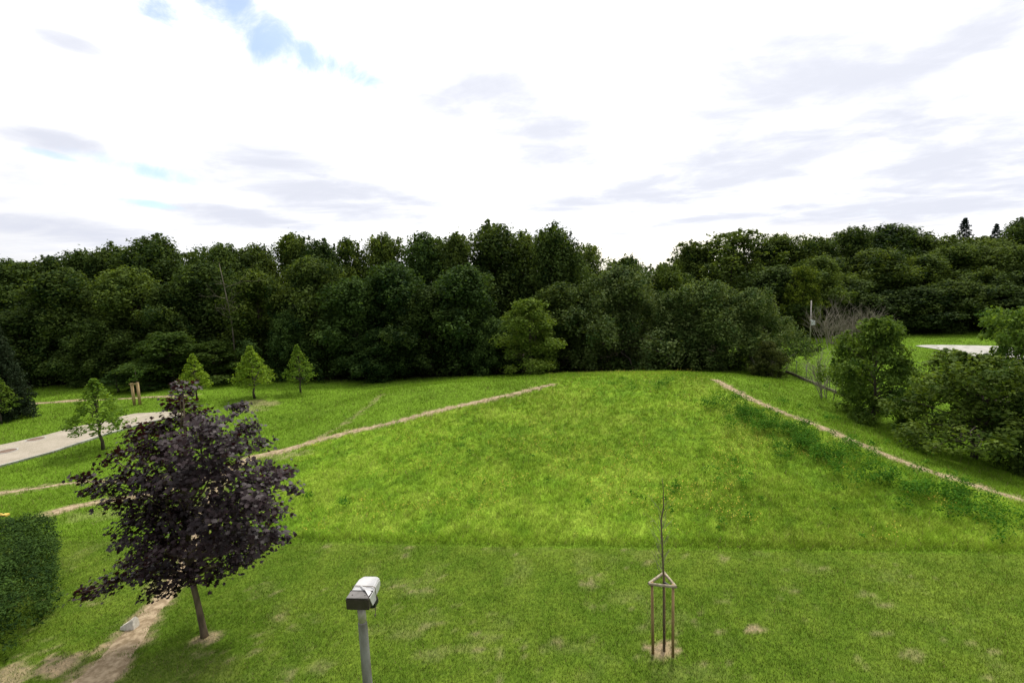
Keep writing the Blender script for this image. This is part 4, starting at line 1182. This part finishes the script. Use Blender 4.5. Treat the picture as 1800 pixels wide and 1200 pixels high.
mp = nt.new('ShaderNodeMapping'); nt.l.new(PL, mp.inputs[0]); mp.inputs['Scale'].default_value = (.8, 1.6, 1)
nA = nt.noise(PL, 2.2, 9, .62, .4)
nB = nt.noise(mp.outputs[0], .9, 7, .6, .6)
nC = nt.noise(DIR, 9, 8, .65, .5)

def blob(px, py, L, Wd_, ang):
    """a soft elongated patch of the sky, fixed in world directions"""
    c = ray(px, py); c = c / np.linalg.norm(c)
    a = RAD(ang); e = 4.0
    t1 = ray(px + math.cos(a) * e, py - math.sin(a) * e); t1 /= np.linalg.norm(t1); t1 = t1 - c; 
    t2 = ray(px + math.sin(a) * e, py + math.cos(a) * e); t2 /= np.linalg.norm(t2); t2 = t2 - c
    t1 = t1 / (np.dot(t1, t1)) * e / L; t2 = t2 / (np.dot(t2, t2)) * e / Wd_
    res = []
    for t_ in (t1, t2):
        vs = nt.new('ShaderNodeVectorMath', operation='SUBTRACT'); nt.l.new(DIR, vs.inputs[0]); vs.inputs[1].default_value = tuple(c)
        vd = nt.new('ShaderNodeVectorMath', operation='DOT_PRODUCT'); nt.l.new(vs.outputs[0], vd.inputs[0]); vd.inputs[1].default_value = tuple(t_)
        res.append(nt.math('MULTIPLY', vd.outputs['Value'], vd.outputs['Value']))
    fr = nt.new('ShaderNodeVectorMath', operation='DOT_PRODUCT'); nt.l.new(DIR, fr.inputs[0]); fr.inputs[1].default_value = tuple(c)
    g_ = nt.math('SUBTRACT', 1.0, nt.math('ADD', res[0], res[1]))
    return nt.math('MAXIMUM', g_, -1.0)

def union(L):
    o = L[0]
    for q_ in L[1:]: o = nt.math('MAXIMUM', o, q_)
    return o
blue = union([blob(280, 32, 95, 40, -58), blob(455, 58, 150, 55, -26), blob(575, 112, 140, 34, -12), blob(420, 8, 60, 40, -50), blob(220, 291, 120, 20, -6), blob(262, 358, 60, 7, -2), blob(90, 272, 70, 9, -4)])
bmask = nt.ramp(nt.math('ADD', nt.math('MULTIPLY', blue, 1.3), nt.math('MULTIPLY', nt.math('SUBTRACT', nC, .5), 5.2)), -.5, 1.55)
grey = union([blob(1320, 290, 340, 62, 6), blob(1690, 280, 260, 60, 8), blob(1420, 120, 300, 110, 12), blob(1500, 380, 420, 40, 4), blob(540, 330, 200, 48, -8), blob(900, 205, 190, 70, -20), blob(985, 358, 80, 18, 0), blob(740, 357, 70, 12, 0), blob(440, 385, 180, 18, -2), blob(120, 405, 160, 20, 0), blob(1150, 320, 120, 22, 4), blob(1690, 60, 160, 60, 6), blob(1650, 370, 250, 26, 4), blob(1330, 375, 260, 14, 3), blob(110, 250, 90, 18, 0), blob(120, 75, 60, 16, 0)])
gmask = nt.ramp(nt.math('ADD', grey, nt.math('ADD', nt.math('MULTIPLY', nt.math('SUBTRACT', nA, .5), 3.6), nt.math('MULTIPLY', nt.math('SUBTRACT', nB, .5), 3.0))), -1.6, 1.3)
# thin cloud lit from beyond: brighter towards the sun, dimmer behind the viewer
sd = (math.sin(SUN_AZ) * math.cos(SUN_EL), math.cos(SUN_AZ) * math.cos(SUN_EL), math.sin(SUN_EL))
vd = nt.new('ShaderNodeVectorMath', operation='DOT_PRODUCT'); nt.l.new(DIR, vd.inputs[0]); vd.inputs[1].default_value = sd
toward = nt.ramp(vd.outputs['Value'], -.35, 1.0)
white = nt.mixc(toward, (.20, .22, .27, 1), (1.6, 1.58, 1.55, 1))
white = nt.mixc(nt.math('MULTIPLY', nt.ramp(nB, .35, .75), .22), white, (.80, .82, .90, 1))
cloud = nt.mixc(nt.math('MULTIPLY', gmask, .88), white, (.61, .635, .73, 1))
warm = blob(1150, 450, 420, 40, 2)
cloud = nt.mixc(nt.math('MULTIPLY', nt.ramp(warm, -.3, 1), .8), cloud, (1.25, 1.16, .98, 1))
bg1 = nt.new('ShaderNodeBackground'); nt.l.new(sky.outputs[0], bg1.inputs[0]); bg1.inputs[1].default_value = .15
bg2 = nt.new('ShaderNodeBackground'); nt.l.new(cloud, bg2.inputs[0]); bg2.inputs[1].default_value = 1.0
mx = nt.new('ShaderNodeMixShader'); nt.l.new(nt.math('MULTIPLY', bmask, .8), mx.inputs[0]); nt.l.new(bg2.outputs[0], mx.inputs[1]); nt.l.new(bg1.outputs[0], mx.inputs[2])
nt.l.new(mx.outputs[0], out.inputs[0])

sl = bpy.data.lights.new('sun', 'SUN'); sl.energy = 3.2; sl.angle = RAD(8); sl.color = (1, .95, .86)
so = bpy.data.objects.new('sun', sl); COL.objects.link(so)
so.rotation_euler = Vector(sd).to_track_quat('Z', 'Y').to_euler()

# ------------------------------------------------------------------ render settings
SC.view_settings.view_transform = 'Standard'
SC.view_settings.look = 'None'
SC.view_settings.exposure = 0.26
SC.view_settings.gamma = 1.0
SC.render.engine = 'CYCLES'
SC.cycles.max_bounces = 6
SC.cycles.diffuse_bounces = 2
SC.cycles.transmission_bounces = 4
SC.cycles.use_denoising = True
